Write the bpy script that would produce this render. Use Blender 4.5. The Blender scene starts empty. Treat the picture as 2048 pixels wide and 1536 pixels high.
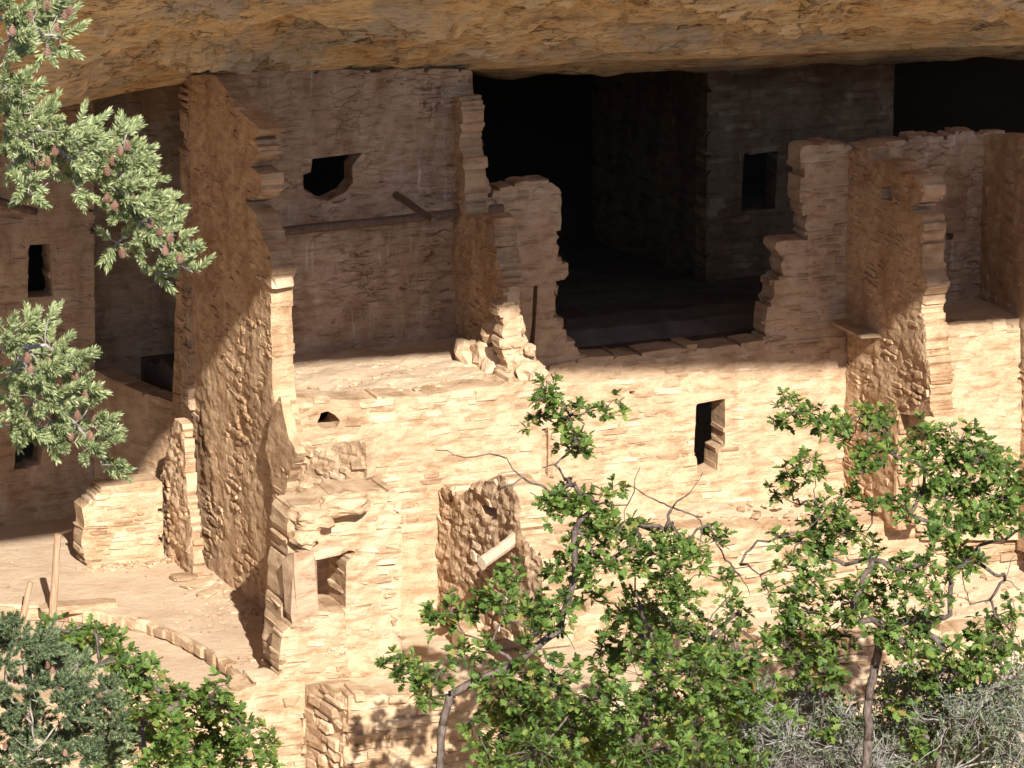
import bpy, math, random
import numpy as np
from math import sin, cos, tan, radians, pi, sqrt
from mathutils import Vector, Matrix, noise as mnoise

random.seed(7)
rng = np.random.default_rng(7)
SC = bpy.context.scene
COL = SC.collection

# ------------------------------------------------------------------ camera
TH, PITCH, DIST, PXM = radians(22.0), radians(14.4), 60.0, 160.0
FWD = np.array([sin(TH) * cos(PITCH), cos(TH) * cos(PITCH), -sin(PITCH)])
RGT = np.array([cos(TH), -sin(TH), 0.0])
UPV = np.cross(RGT, FWD)
CAM = -DIST * FWD
FPX = DIST * PXM
cd = bpy.data.cameras.new('camera')
cd.sensor_width = 36.0
cd.lens = 36.0 * FPX / 2048.0
cd.clip_start = 1.0
cd.clip_end = 3000.0
cam = bpy.data.objects.new('camera', cd)
cam.location = CAM.tolist()
cam.rotation_euler = Vector(FWD.tolist()).to_track_quat('-Z', 'Y').to_euler()
COL.objects.link(cam)
SC.camera = cam

# ------------------------------------------------------------------ sky and sun
SUN_EL, SUN_A = radians(33.0), radians(9.0)          # a: how far the sun stands round towards the left-hand faces
TOSUN = Vector((-sin(SUN_A) * cos(SUN_EL), -cos(SUN_A) * cos(SUN_EL), sin(SUN_EL)))
w = bpy.data.worlds.new('World')
SC.world = w
w.use_nodes = True
wn = w.node_tree
sky = wn.nodes.new('ShaderNodeTexSky')
sky.sky_type = 'NISHITA'
sky.sun_disc = False
sky.sun_elevation = SUN_EL
sky.sun_rotation = math.atan2(TOSUN.x, TOSUN.y)
sky.altitude = 2100
bg = wn.nodes['Background']
bg.inputs['Strength'].default_value = 0.135
wn.links.new(sky.outputs[0], bg.inputs['Color'])
sd = bpy.data.lights.new('sun', 'SUN')
sd.energy = 5.0
sd.angle = radians(0.53)
sd.color = (1.0, 0.95, 0.87)
so = bpy.data.objects.new('sun', sd)
so.location = (0, -30, 40)
so.rotation_euler = TOSUN.to_track_quat('Z', 'Y').to_euler()
COL.objects.link(so)

vs = SC.view_settings
vs.view_transform = 'Standard'
vs.look = 'None'
vs.gamma = 1.0
vs.use_curve_mapping = False
vs.exposure = 0.9
SC.render.engine = 'CYCLES'
cy = SC.cycles
cy.max_bounces = 6
cy.diffuse_bounces = 5
cy.glossy_bounces = 2
cy.transmission_bounces = 4
cy.use_denoising = True
cy.use_adaptive_sampling = True
cy.adaptive_threshold = 0.02
cy.sample_clamp_indirect = 6.0

# ------------------------------------------------------------------ helpers
def ray(px, py):
    return FWD + RGT * (px - 1024.0) / FPX + UPV * (768.0 - py) / FPX

def at_y(px, py, y):
    d = ray(px, py)
    return CAM + d * (y - CAM[1]) / d[1]

def at_z(px, py, z):
    d = ray(px, py)
    return CAM + d * (z - CAM[2]) / d[2]

def at_x(px, py, x):
    d = ray(px, py)
    return CAM + d * (x - CAM[0]) / d[0]

def at_plane(px, py, A, n):
    d = ray(px, py)
    k = ((A[0] - CAM[0]) * n[0] + (A[1] - CAM[1]) * n[1]) / (d[0] * n[0] + d[1] * n[1])
    return CAM + d * k

def tag(o, label=None, cat=None, group=None, kind=None):
    if label: o['label'] = label
    if cat: o['category'] = cat
    if group: o['group'] = group
    if kind: o['kind'] = kind
    return o

def mesh_obj(name, verts, faces, mat, parent=None, smooth=False, loc=(0, 0, 0)):
    me = bpy.data.meshes.new(name)
    v = np.asarray(verts, dtype=float).reshape(-1, 3) - np.asarray(loc, dtype=float)
    me.from_pydata(v.tolist(), [], faces if isinstance(faces, list) else [tuple(f) for f in faces])
    if mat is not None: me.materials.append(mat)
    if smooth:
        me.polygons.foreach_set('use_smooth', np.ones(len(me.polygons), dtype=bool))
    me.update()
    o = bpy.data.objects.new(name, me)
    COL.objects.link(o)
    if parent is not None:
        o.parent = parent
        pl = parent.matrix_basis.translation
        o.location = (loc[0] - pl.x, loc[1] - pl.y, loc[2] - pl.z)
    else:
        o.location = loc
    return o

def nz(x, y, z=0.0):
    return mnoise.noise((x, y, z))

def fbm(x, y, z=0.0, o=4):
    return mnoise.fractal((x, y, z), 0.9, 2.1, o)

# ------------------------------------------------------------------ materials
def new_mat(name):
    m = bpy.data.materials.new(name)
    m.use_nodes = True
    nt = m.node_tree
    b = nt.nodes['Principled BSDF']
    b.inputs['Roughness'].default_value = 0.92
    b.inputs['Specular IOR Level'].default_value = 0.15
    return m, nt, b

def N(nt, t, **kw):
    n = nt.nodes.new(t)
    for k, v in kw.items():
        if k in n.inputs.keys(): n.inputs[k].default_value = v
        else: setattr(n, k, v)
    return n

def ramp(nt, stops, src):
    r = nt.nodes.new('ShaderNodeValToRGB')
    e = r.color_ramp.elements
    while len(e) > 1: e.remove(e[-1])
    e[0].position = stops[0][0]; e[0].color = (*stops[0][1], 1)
    for p, c in stops[1:]:
        x = e.new(p); x.color = (*c, 1)
    nt.links.new(src, r.inputs[0])
    return r.outputs[0]

def mixc(nt, a, b, fac, mode='MIX'):
    m = nt.nodes.new('ShaderNodeMix')
    m.data_type = 'RGBA'; m.blend_type = mode
    for s, v in ((m.inputs[6], a), (m.inputs[7], b), (m.inputs[0], fac)):
        if isinstance(v, (tuple, float, int)):
            s.default_value = (*v, 1) if isinstance(v, tuple) else v
        else: nt.links.new(v, s)
    return m.outputs[2]

def math_n(nt, op, a, b=0.0):
    m = nt.nodes.new('ShaderNodeMath'); m.operation = op
    for s, v in ((m.inputs[0], a), (m.inputs[1], b)):
        if isinstance(v, (int, float)): s.default_value = v
        else: nt.links.new(v, s)
    return m.outputs[0]

def coords(nt, scale=(1, 1, 1)):
    g = nt.nodes.new('ShaderNodeNewGeometry')
    mp = nt.nodes.new('ShaderNodeMapping')
    mp.inputs['Scale'].default_value = scale
    nt.links.new(g.outputs['Position'], mp.inputs['Vector'])
    return g, mp.outputs[0]

def noise_n(nt, vec, scale, detail=4.0, rough=0.55, dist=0.0):
    n = nt.nodes.new('ShaderNodeTexNoise')
    n.inputs['Scale'].default_value = scale; n.inputs['Detail'].default_value = detail
    n.inputs['Roughness'].default_value = rough; n.inputs['Distortion'].default_value = dist
    nt.links.new(vec, n.inputs['Vector'])
    return n.outputs[0]

def bump(nt, b, h, strength, dist, prev=None):
    n = nt.nodes.new('ShaderNodeBump')
    n.inputs['Strength'].default_value = strength; n.inputs['Distance'].default_value = dist
    nt.links.new(h, n.inputs['Height'])
    if prev is not None: nt.links.new(prev, n.inputs['Normal'])
    nt.links.new(n.outputs[0], b.inputs['Normal'])
    return n.outputs[0]

def masonry_mat(name, cols, var=0.5, soot=0.0, bstr=0.6, crack=0.0, streak=0.0, mott=0.85, pits=0.0, stain=0.6):
    m, nt, b = new_mat(name)
    g, v = coords(nt)
    oi = nt.nodes.new('ShaderNodeObjectInfo')
    rnd = math_n(nt, 'FRACT', math_n(nt, 'ADD', oi.outputs['Random'], g.outputs['Random Per Island']))
    big = noise_n(nt, v, 1.3, 5, 0.6)
    med = noise_n(nt, v, 9.0, 5, 0.65)
    fine = noise_n(nt, v, 60.0, 4, 0.7)
    k = math_n(nt, 'ADD', math_n(nt, 'MULTIPLY', rnd, var), math_n(nt, 'MULTIPLY', math_n(nt, 'ADD', big, med), (1 - var) * 0.5))
    c = ramp(nt, [(0.15, cols[0]), (0.5, cols[1]), (0.85, cols[2])], k)
    c = mixc(nt, c, ramp(nt, [(0.3, (0.62, 0.56, 0.5)), (0.7, (1.12, 1.1, 1.08))], fine), 0.5, 'MULTIPLY')
    # weathering: darker and paler patches with shapes of their own
    _, vs_ = coords(nt, (1.0, 1.0, 0.45))
    st = noise_n(nt, vs_, 2.2, 6, 0.65, 0.6)
    c = mixc(nt, c, ramp(nt, [(0.40, (0.60, 0.50, 0.42)), (0.55, (1, 1, 1)), (0.72, (1.12, 1.12, 1.12))], st), stain, 'MULTIPLY')
    _, vh = coords(nt, (3.2, 3.2, 11.0))
    lump = noise_n(nt, vh, 1.0, 5, 0.62, 0.35)
    c = mixc(nt, c, ramp(nt, [(0.36, (0.66, 0.57, 0.48)), (0.47, (0.97, 0.95, 0.93)), (0.66, (1.14, 1.14, 1.14))], lump), mott, 'MULTIPLY')
    if pits:
        _, vp = coords(nt, (5.0, 5.0, 15.0))
        pt = noise_n(nt, vp, 1.0, 3, 0.55, 0.5)
        gate = ramp(nt, [(0.42, (0, 0, 0)), (0.55, (1, 1, 1))], noise_n(nt, v, 0.9, 3))
        pm = math_n(nt, 'MULTIPLY', ramp(nt, [(0.60, (0, 0, 0)), (0.66, (1, 1, 1))], pt), gate)
        c = mixc(nt, c, (0.13, 0.085, 0.055), math_n(nt, 'MULTIPLY', pm, pits))
    if soot:
        c = mixc(nt, c, (0.03, 0.025, 0.02), ramp(nt, [(0.35, (1, 1, 1)), (0.75, (0.35, 0.35, 0.35))], noise_n(nt, v, 0.7, 4)) if soot < 1 else soot - 1)
    if streak:
        _, v2 = coords(nt, (14.0, 14.0, 1.3))
        s1 = ramp(nt, [(0.60, (0, 0, 0)), (0.72, (1, 1, 1))], noise_n(nt, v2, 1.0, 3, 0.5))
        s2 = ramp(nt, [(0.45, (0, 0, 0)), (0.6, (1, 1, 1))], big)
        c = mixc(nt, c, (0.62, 0.56, 0.5), math_n(nt, 'MULTIPLY', math_n(nt, 'MULTIPLY', s1, s2), streak))
    nt.links.new(c, b.inputs['Base Color'])
    h = math_n(nt, 'ADD', math_n(nt, 'MULTIPLY', med, 0.7), math_n(nt, 'MULTIPLY', fine, 0.3))
    p = bump(nt, b, lump, bstr * 0.55, 0.04)
    p = bump(nt, b, h, bstr, 0.03, p)
    if crack:
        _, v3 = coords(nt, (1.0, 1.0, 2.6))
        vn = nt.nodes.new('ShaderNodeTexVoronoi'); vn.feature = 'DISTANCE_TO_EDGE'
        vn.inputs['Scale'].default_value = 3.4
        wv = nt.nodes.new('ShaderNodeVectorMath'); wv.operation = 'ADD'
        nc = nt.nodes.new('ShaderNodeTexNoise'); nc.inputs['Scale'].default_value = 6.0; nc.inputs['Detail'].default_value = 4
        nt.links.new(v3, nc.inputs['Vector'])
        sc_ = nt.nodes.new('ShaderNodeVectorMath'); sc_.operation = 'SCALE'; sc_.inputs['Scale'].default_value = 0.35
        nt.links.new(nc.outputs['Color'], sc_.inputs[0])
        nt.links.new(v3, wv.inputs[0]); nt.links.new(sc_.outputs[0], wv.inputs[1])
        nt.links.new(wv.outputs[0], vn.inputs['Vector'])
        cr = ramp(nt, [(0.0, (0, 0, 0)), (0.05, (1, 1, 1))], vn.outputs['Distance'])
        gate = ramp(nt, [(0.42, (1, 1, 1)), (0.58, (0, 0, 0))], noise_n(nt, v, 1.7, 3))
        hh = math_n(nt, 'MAXIMUM', cr, gate)
        p = bump(nt, b, hh, crack, 0.03, p)
    return m

SAND = [(0.40, 0.275, 0.175), (0.565, 0.42, 0.28), (0.68, 0.54, 0.385)]
OCHRE = [(0.45, 0.305, 0.185), (0.54, 0.38, 0.24), (0.63, 0.465, 0.31)]
BROWN = [(0.40, 0.28, 0.19), (0.50, 0.365, 0.255), (0.60, 0.465, 0.335)]
SOOT_SHADE = [(0.08, 0.05, 0.032), (0.13, 0.085, 0.055), (0.18, 0.12, 0.08)]  # hearth soot, with the alcove's deep shade mixed into the colour
M_SAND = masonry_mat('sandstone_block', SAND, var=0.65, bstr=0.8, stain=0.35)
M_MUD = masonry_mat('mud_mortar', [(0.46, 0.32, 0.20), (0.56, 0.41, 0.27), (0.63, 0.485, 0.34)], var=0.1, bstr=0.9, stain=0.35)
M_OCHRE = masonry_mat('ochre_block', OCHRE, var=0.5, bstr=0.8)
M_OMUD = masonry_mat('ochre_plaster', OCHRE, var=0.1, bstr=1.0, crack=0.5, mott=0.6)
M_BROWN = masonry_mat('brown_block', BROWN, var=0.5, bstr=0.7)
M_BMUD = masonry_mat('brown_plaster', BROWN, var=0.1, bstr=0.9, crack=0.8, streak=0.8, pits=0.85)
M_SOOT_SHADE = masonry_mat('soot_shade_block', SOOT_SHADE, var=0.5, bstr=0.6)
M_SMUD = masonry_mat('soot_shade_plaster', SOOT_SHADE, var=0.1, bstr=0.6)

def ground_mat(name, cols, scale=2.0):
    m, nt, b = new_mat(name)
    g, v = coords(nt)
    big = noise_n(nt, v, scale, 6, 0.65)
    fine = noise_n(nt, v, 45, 5, 0.7)
    c = ramp(nt, [(0.3, cols[0]), (0.5, cols[1]), (0.7, cols[2])], big)
    c = mixc(nt, c, ramp(nt, [(0.3, (0.75, 0.72, 0.7)), (0.7, (1.08, 1.08, 1.08))], fine), 0.6, 'MULTIPLY')
    nt.links.new(c, b.inputs['Base Color'])
    p = bump(nt, b, noise_n(nt, v, 6, 6, 0.7), 0.5, 0.06)
    bump(nt, b, fine, 0.4, 0.02, p)
    return m
M_DUST = ground_mat('packed_dust', [(0.50, 0.36, 0.245), (0.57, 0.43, 0.295), (0.62, 0.48, 0.34)])
M_HILL = ground_mat('dry_hillside', [(0.38, 0.27, 0.17), (0.48, 0.35, 0.225), (0.56, 0.42, 0.28)], 0.4)
M_DARKFLOOR = ground_mat('dark_floor', [(0.09, 0.066, 0.05), (0.14, 0.105, 0.08), (0.19, 0.145, 0.11)])  # dark brown tones for the alcove floor

def rock_mat():
    m, nt, b = new_mat('cliff_sandstone')
    g, v = coords(nt, (0.28, 1.3, 2.0))
    _, w1 = coords(nt)
    big = noise_n(nt, w1, 0.55, 5, 0.6)
    lay = noise_n(nt, v, 2.3, 8, 0.68, 0.8)
    fine = noise_n(nt, v, 14, 6, 0.72, 0.4)
    c = ramp(nt, [(0.30, (0.42, 0.30, 0.17)), (0.42, (0.68, 0.495, 0.27)), (0.58, (0.78, 0.59, 0.34)), (0.75, (0.74, 0.60, 0.40))], lay)
    c = mixc(nt, c, (0.50, 0.42, 0.31), ramp(nt, [(0.48, (0, 0, 0)), (0.56, (0.85, 0.85, 0.85))], big))
    orange = ramp(nt, [(0.52, (0, 0, 0)), (0.66, (0.7, 0.7, 0.7))], noise_n(nt, w1, 0.8, 4, 0.55, 0.5))
    c = mixc(nt, c, (0.68, 0.42, 0.18), orange)
    c = mixc(nt, c, ramp(nt, [(0.34, (0.30, 0.26, 0.22)), (0.47, (1, 1, 1)), (0.7, (1.15, 1.15, 1.15))], fine), 0.6, 'MULTIPLY')
    _, vl = coords(nt, (0.5, 1.6, 2.6))
    pits = noise_n(nt, vl, 4.5, 7, 0.7, 1.2)
    c = mixc(nt, c, ramp(nt, [(0.36, (0.22, 0.19, 0.16)), (0.43, (0.9, 0.88, 0.86)), (0.6, (1.05, 1.05, 1.05))], pits), 0.6, 'MULTIPLY')
    _, vk = coords(nt, (0.8, 2.2, 3.4))
    nk = nt.nodes.new('ShaderNodeTexNoise'); nk.inputs['Scale'].default_value = 2.5; nk.inputs['Detail'].default_value = 5
    nt.links.new(vk, nk.inputs['Vector'])
    sk = nt.nodes.new('ShaderNodeVectorMath'); sk.operation = 'SCALE'; sk.inputs['Scale'].default_value = 0.9
    nt.links.new(nk.outputs['Color'], sk.inputs[0])
    ak = nt.nodes.new('ShaderNodeVectorMath'); ak.operation = 'ADD'
    nt.links.new(vk, ak.inputs[0]); nt.links.new(sk.outputs[0], ak.inputs[1])
    vo = nt.nodes.new('ShaderNodeTexVoronoi'); vo.feature = 'DISTANCE_TO_EDGE'; vo.inputs['Scale'].default_value = 1.5
    nt.links.new(ak.outputs[0], vo.inputs['Vector'])
    ck = ramp(nt, [(0.0, (0.16, 0.13, 0.10)), (0.035, (0.8, 0.78, 0.76)), (0.08, (1, 1, 1))], vo.outputs['Distance'])
    gk = ramp(nt, [(0.40, (1, 1, 1)), (0.56, (0, 0, 0))], noise_n(nt, w1, 1.4, 3))
    c = mixc(nt, c, ck, gk, 'MULTIPLY')
    nt.links.new(c, b.inputs['Base Color'])
    p = bump(nt, b, vo.outputs['Distance'], 0.45, 0.08)
    p = bump(nt, b, lay, 0.7, 0.12, p)
    bump(nt, b, fine, 0.7, 0.05, p)
    # roof darkens inwards: hearth soot, with the dimmer light painted into the colour
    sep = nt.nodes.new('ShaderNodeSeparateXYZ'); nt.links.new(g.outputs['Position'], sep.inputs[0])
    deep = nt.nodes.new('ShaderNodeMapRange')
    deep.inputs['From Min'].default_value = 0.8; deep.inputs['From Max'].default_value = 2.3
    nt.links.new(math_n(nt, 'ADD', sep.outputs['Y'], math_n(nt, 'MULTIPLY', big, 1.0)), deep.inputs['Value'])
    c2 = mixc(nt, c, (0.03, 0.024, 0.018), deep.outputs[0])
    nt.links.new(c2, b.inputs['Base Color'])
    return m
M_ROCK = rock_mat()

def wood_mat(name, c0, c1):
    m, nt, b = new_mat(name)
    tc = nt.nodes.new('ShaderNodeTexCoord')
    mp = nt.nodes.new('ShaderNodeMapping'); mp.inputs['Scale'].default_value = (30, 30, 3)
    nt.links.new(tc.outputs['Object'], mp.inputs['Vector'])
    n = noise_n(nt, mp.outputs[0], 1.0, 5, 0.65)
    nt.links.new(ramp(nt, [(0.3, c0), (0.7, c1)], n), b.inputs['Base Color'])
    bump(nt, b, n, 0.6, 0.02)
    return m
M_BEAM = wood_mat('weathered_beam', (0.10, 0.065, 0.045), (0.23, 0.16, 0.12))
M_PALEWOOD = wood_mat('pale_log', (0.40, 0.30, 0.20), (0.62, 0.50, 0.36))
M_POLE = wood_mat('ladder_pole', (0.30, 0.18, 0.11), (0.48, 0.33, 0.22))

def bark_mat(name, c0, c1):
    m, nt, b = new_mat(name)
    g, v = coords(nt, (1, 1, 0.4))
    n = noise_n(nt, v, 22, 6, 0.7)
    nt.links.new(ramp(nt, [(0.35, c0), (0.65, c1)], n), b.inputs['Base Color'])
    bump(nt, b, n, 0.9, 0.02)
    return m
M_OAKBARK = bark_mat('oak_bark', (0.05, 0.038, 0.032), (0.20, 0.155, 0.13))
M_GREYBARK = bark_mat('grey_dead_bark', (0.16, 0.145, 0.13), (0.42, 0.39, 0.36))
M_FIRBARK = bark_mat('fir_bark', (0.20, 0.17, 0.14), (0.46, 0.41, 0.35))

def leaf_mat(name, stops, trans=0.35):
    m, nt, b = new_mat(name)
    g = nt.nodes.new('ShaderNodeNewGeometry')
    c = ramp(nt, stops, g.outputs['Random Per Island'])
    nt.links.new(c, b.inputs['Base Color'])
    b.inputs['Roughness'].default_value = 0.55
    b.inputs['Specular IOR Level'].default_value = 0.35
    t = nt.nodes.new('ShaderNodeBsdfTranslucent')
    nt.links.new(mixc(nt, c, (1.0, 1.0, 0.45), 0.9, 'MULTIPLY'), t.inputs['Color'])
    mx = nt.nodes.new('ShaderNodeMixShader'); mx.inputs[0].default_value = trans
    nt.links.new(b.outputs[0], mx.inputs[1]); nt.links.new(t.outputs[0], mx.inputs[2])
    nt.links.new(mx.outputs[0], nt.nodes['Material Output'].inputs['Surface'])
    return m
M_OAKLEAF = leaf_mat('oak_leaf', [(0.0, (0.05, 0.095, 0.024)), (0.45, (0.105, 0.18, 0.036)), (0.85, (0.175, 0.265, 0.055)), (0.97, (0.24, 0.27, 0.06)), (1.0, (0.32, 0.22, 0.08))])
M_SAGELEAF = leaf_mat('sage_leaf', [(0.0, (0.10, 0.13, 0.075)), (0.5, (0.17, 0.21, 0.125)), (1.0, (0.27, 0.30, 0.20))])
M_NEEDLE = leaf_mat('fir_needle', [(0.0, (0.17, 0.21, 0.10)), (0.4, (0.29, 0.34, 0.16)), (0.8, (0.39, 0.43, 0.20)), (1.0, (0.56, 0.56, 0.34))], 0.3)
M_NEEDLE2 = leaf_mat('blue_fir_needle', [(0.0, (0.06, 0.10, 0.05)), (0.5, (0.15, 0.20, 0.10)), (1.0, (0.30, 0.35, 0.19))], 0.25)
M_CONE = bark_mat('fir_cone', (0.16, 0.075, 0.05), (0.42, 0.24, 0.17))

# ------------------------------------------------------------------ stone shapes (shared by every wall)
def stone_mesh(i, mat, tag_):
    r = random.Random(100 + i)
    c = 0.5
    ch = [r.uniform(0.08, 0.2) for _ in range(3)]
    vs_, idx = [], {}
    for sx in (-1, 1):
        for sy in (-1, 1):
            for sz in (-1, 1):
                for ax in range(3):
                    p = [sx * c, sy * c, sz * c]
                    for k in range(3):
                        if k != ax: p[k] -= (sx, sy, sz)[k] * ch[k] * r.uniform(0.5, 1.6)
                    for k in range(3): p[k] += r.uniform(-0.055, 0.055)
                    idx[(sx, sy, sz, ax)] = len(vs_); vs_.append(p)
    f = []
    for ax in range(3):
        o = [k for k in range(3) if k != ax]
        for s in (-1, 1):
            q = []
            for a, b_ in ((-1, -1), (1, -1), (1, 1), (-1, 1)):
                t = [0, 0, 0]; t[ax] = s; t[o[0]] = a; t[o[1]] = b_
                q.append(idx[(*t, ax)])
            f.append(q if (s > 0) == (ax != 1) else q[::-1])
        for a in (-1, 1):
            for b_ in (-1, 1):
                t0, t1 = [0, 0, 0], [0, 0, 0]
                t0[ax] = -1; t1[ax] = 1
                t0[o[0]] = t1[o[0]] = a; t0[o[1]] = t1[o[1]] = b_
                f.append([idx[(*t0, o[0])], idx[(*t1, o[0])], idx[(*t1, o[1])], idx[(*t0, o[1])]])
    for sx in (-1, 1):
        for sy in (-1, 1):
            for sz in (-1, 1):
                f.append([idx[(sx, sy, sz, 0)], idx[(sx, sy, sz, 1)], idx[(sx, sy, sz, 2)]])
    V = np.array(vs_)
    out = []
    for q in f:                                    # make every face point outwards
        a, b_, d_ = V[q[0]], V[q[1]], V[q[2]]
        nrm = np.cross(b_ - a, d_ - a)
        out.append(tuple(q) if nrm @ V[list(q)].mean(0) > 0 else tuple(q[::-1]))
    me = bpy.data.meshes.new('stone_' + tag_)
    me.from_pydata(vs_, [], out)
    me.materials.append(mat); me.update()
    return me, V, out
STONES = {}
def stones_for(mat):
    if mat.name not in STONES:
        STONES[mat.name] = [stone_mesh(i, mat, mat.name) for i in range(14)]
    return STONES[mat.name]

def add_stone(parent, M4, mat, name='stone'):
    me = random.choice(stones_for(mat))[0]
    o = bpy.data.objects.new(name, me)
    COL.objects.link(o)
    o.parent = parent
    pl = parent.matrix_basis.translation
    o.matrix_basis = Matrix.Translation(-pl) @ M4
    return o

def boulder(name, center, size, mat, parent=None, seed=0, rough=0.28, rot=0.0, sub=2):
    import bmesh
    bm = bmesh.new()
    bmesh.ops.create_icosphere(bm, subdivisions=sub, radius=1.0)
    ca, sa = cos(rot), sin(rot)
    for v in bm.verts:
        c = v.co
        # squarish lump with broken facets
        m = max(abs(c.x), abs(c.y), abs(c.z))
        c = c * (0.55 + 0.45 / m * 0.75)
        c *= 1 + rough * nz(c.x * 1.6 + seed * 7.1, c.y * 1.6, c.z * 1.6) + rough * 0.4 * nz(c.x * 4, c.y * 4 + seed, c.z * 4)
        x, y, z = c.x * size[0], c.y * size[1], c.z * size[2]
        v.co = (x * ca - y * sa, x * sa + y * ca, z)
    me = bpy.data.meshes.new(name); bm.to_mesh(me); bm.free()
    me.materials.append(mat)
    o = bpy.data.objects.new(name, me); COL.objects.link(o)
    if parent is not None:
        o.parent = parent; pl = parent.matrix_basis.translation
        o.location = Vector(center) - pl
    else:
        o.location = center
    return o

# ------------------------------------------------------------------ masonry walls
def inside(poly, U, Z):
    r = np.zeros(U.shape, dtype=bool)
    n = len(poly)
    for i in range(n):
        x0, y0 = poly[i]; x1, y1 = poly[(i + 1) % n]
        if y0 == y1: continue
        c = ((y0 > Z) != (y1 > Z)) & (U < (x1 - x0) * (Z - y0) / (y1 - y0) + x0)
        r ^= c
    return r

def roughen(poly, amp, step, seed):
    out = []
    n = len(poly)
    for i in range(n):
        a, b = np.array(poly[i]), np.array(poly[(i + 1) % n])
        L = np.linalg.norm(b - a)
        k = max(1, int(L / step))
        t = (b - a) / max(L, 1e-6)
        nn = np.array([t[1], -t[0]])
        for j in range(k):
            p = a + (b - a) * j / k
            out.append(tuple(p + nn * amp * nz(p[0] * 9 + seed, p[1] * 9, seed * 1.7)))
    return out

def make_wall(name, label, A, d, outline, holes=(), t=0.3, cell=0.055, course=(0.07, 0.12), slen=(0.14, 0.42),
              proud=(0.006, 0.03), skip=0.06, mats=(M_SAND, M_MUD), rough=0.018, group=None, cat='wall', nmax=300,
              bulge=0.02, lvl=None, seed=None, hole_rough=0.006, zone=None, full_ends=True, erode=0.03, wavy=0.03, lump=0.006, tilt_s=0.025, end_keep=0.6, raw=False, end_h=(.7, 1.7)):
    """outline/holes in picture pixels, laid on the real vertical plane through A running along d."""
    seed = seed if seed is not None else sum(map(ord, label)) % 97
    rr = random.Random(seed)
    d = np.array(d, float); d /= np.linalg.norm(d)
    n = np.array([d[1], -d[0]])
    A = np.array(A, float)
    def uz(q):
        p = at_plane(q[0], q[1], A, n)
        return (float((p[:2] - A) @ d), float(p[2]))
    P = [tuple(q) if raw else uz(q) for q in outline]
    H = [[tuple(q) if raw else uz(q) for q in h] for h in holes]
    Pr = roughen(P, rough, 0.07, seed)
    Hr = [roughen(h, hole_rough, 0.06, seed + 3) for h in H]
    us = [p[0] for p in P]; zs = [p[1] for p in P]
    u0, u1, z0, z1 = min(us) - 0.1, max(us) + 0.1, min(zs) - 0.1, max(zs) + 0.1
    nu, nzz = int((u1 - u0) / cell) + 1, int((z1 - z0) / cell) + 1
    gu = u0 + cell * np.arange(nu + 1); gz = z0 + cell * np.arange(nzz + 1)
    CU, CZ = np.meshgrid(gu[:-1] + cell / 2, gz[:-1] + cell / 2, indexing='ij')
    ok = inside(Pr, CU, CZ)
    if erode:
        for du_, dz_ in ((erode, 0), (-erode, 0), (0, erode * .7)): ok &= inside(Pr, CU + du_, CZ + dz_)
    for h in Hr: ok &= ~inside(h, CU, CZ)
    if not ok.any(): raise RuntimeError(label)
    use = np.zeros((nu + 1, nzz + 1), int)
    for a in (0, 1):
        for b in (0, 1): use[a:a + nu, b:b + nzz] += ok
    VU, VZ = np.meshgrid(gu, gz, indexing='ij'); VU = VU.copy(); VZ = VZ.copy()
    segs = []
    for poly in [Pr] + Hr:
        for i in range(len(poly)): segs.append((poly[i], poly[(i + 1) % len(poly)]))
    SA = np.array([s[0] for s in segs]); SB = np.array([s[1] for s in segs]); SD = SB - SA
    SL = (SD ** 2).sum(1) + 1e-12
    bi, bj = np.where((use > 0) & (use < 4))
    for i, j in zip(bi, bj):
        p = np.array([VU[i, j], VZ[i, j]])
        tt = np.clip(((p - SA) * SD).sum(1) / SL, 0, 1)
        q = SA + SD * tt[:, None]
        dd = ((q - p) ** 2).sum(1); k = dd.argmin()
        if dd[k] < (cell * 0.85) ** 2: VU[i, j], VZ[i, j] = q[k]
    base = (A[0] + d[0] * (u0 + u1) / 2, A[1] + d[1] * (u0 + u1) / 2, min(zs))
    fidx = -np.ones(use.shape, int); bidx = fidx.copy()
    verts = []
    for i, j in zip(*np.where(use > 0)):
        u, z = VU[i, j], VZ[i, j]
        e = 0.35 if use[i, j] < 4 else 1.0
        off = bulge * e * (fbm(u * 0.9 + seed, z * 0.9, seed, 3) + 0.45 * fbm(u * 3.5, z * 7 + seed, 1.3, 3)) + lump * e * fbm(u * 6.0 + z * 2.0, z * 9.0 - u * 2.0, seed, 4)
        fidx[i, j] = len(verts); verts.append((A[0] + d[0] * u + n[0] * off, A[1] + d[1] * u + n[1] * off, z))
        off = -t + 0.6 * bulge * nz(u * 3, z * 3, seed + 5)
        bidx[i, j] = len(verts); verts.append((A[0] + d[0] * u + n[0] * off, A[1] + d[1] * u + n[1] * off, z))
    faces = []
    for i, j in zip(*np.where(ok)):
        a, b, c, e = (i, j), (i + 1, j), (i + 1, j + 1), (i, j + 1)
        faces.append((fidx[a], fidx[b], fidx[c], fidx[e]))
        faces.append((bidx[a], bidx[e], bidx[c], bidx[b]))
        if j == 0 or not ok[i, j - 1]: faces.append((fidx[b], fidx[a], bidx[a], bidx[b]))
        if j == nzz - 1 or not ok[i, j + 1]: faces.append((fidx[e], fidx[c], bidx[c], bidx[e]))
        if i == 0 or not ok[i - 1, j]: faces.append((fidx[a], fidx[e], bidx[e], bidx[a]))
        if i == nu - 1 or not ok[i + 1, j]: faces.append((fidx[c], fidx[b], bidx[b], bidx[c]))
    faces = [tuple(int(k) for k in f) for f in faces]
    root = mesh_obj(name, verts, faces, mats[1], loc=base)
    tag(root, label, cat, group, 'thing')
    # ---- the stones, course by course
    lst = []
    z = z0 + 0.1 + rr.uniform(0, 0.04)
    rows = [Pr] + Hr
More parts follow.
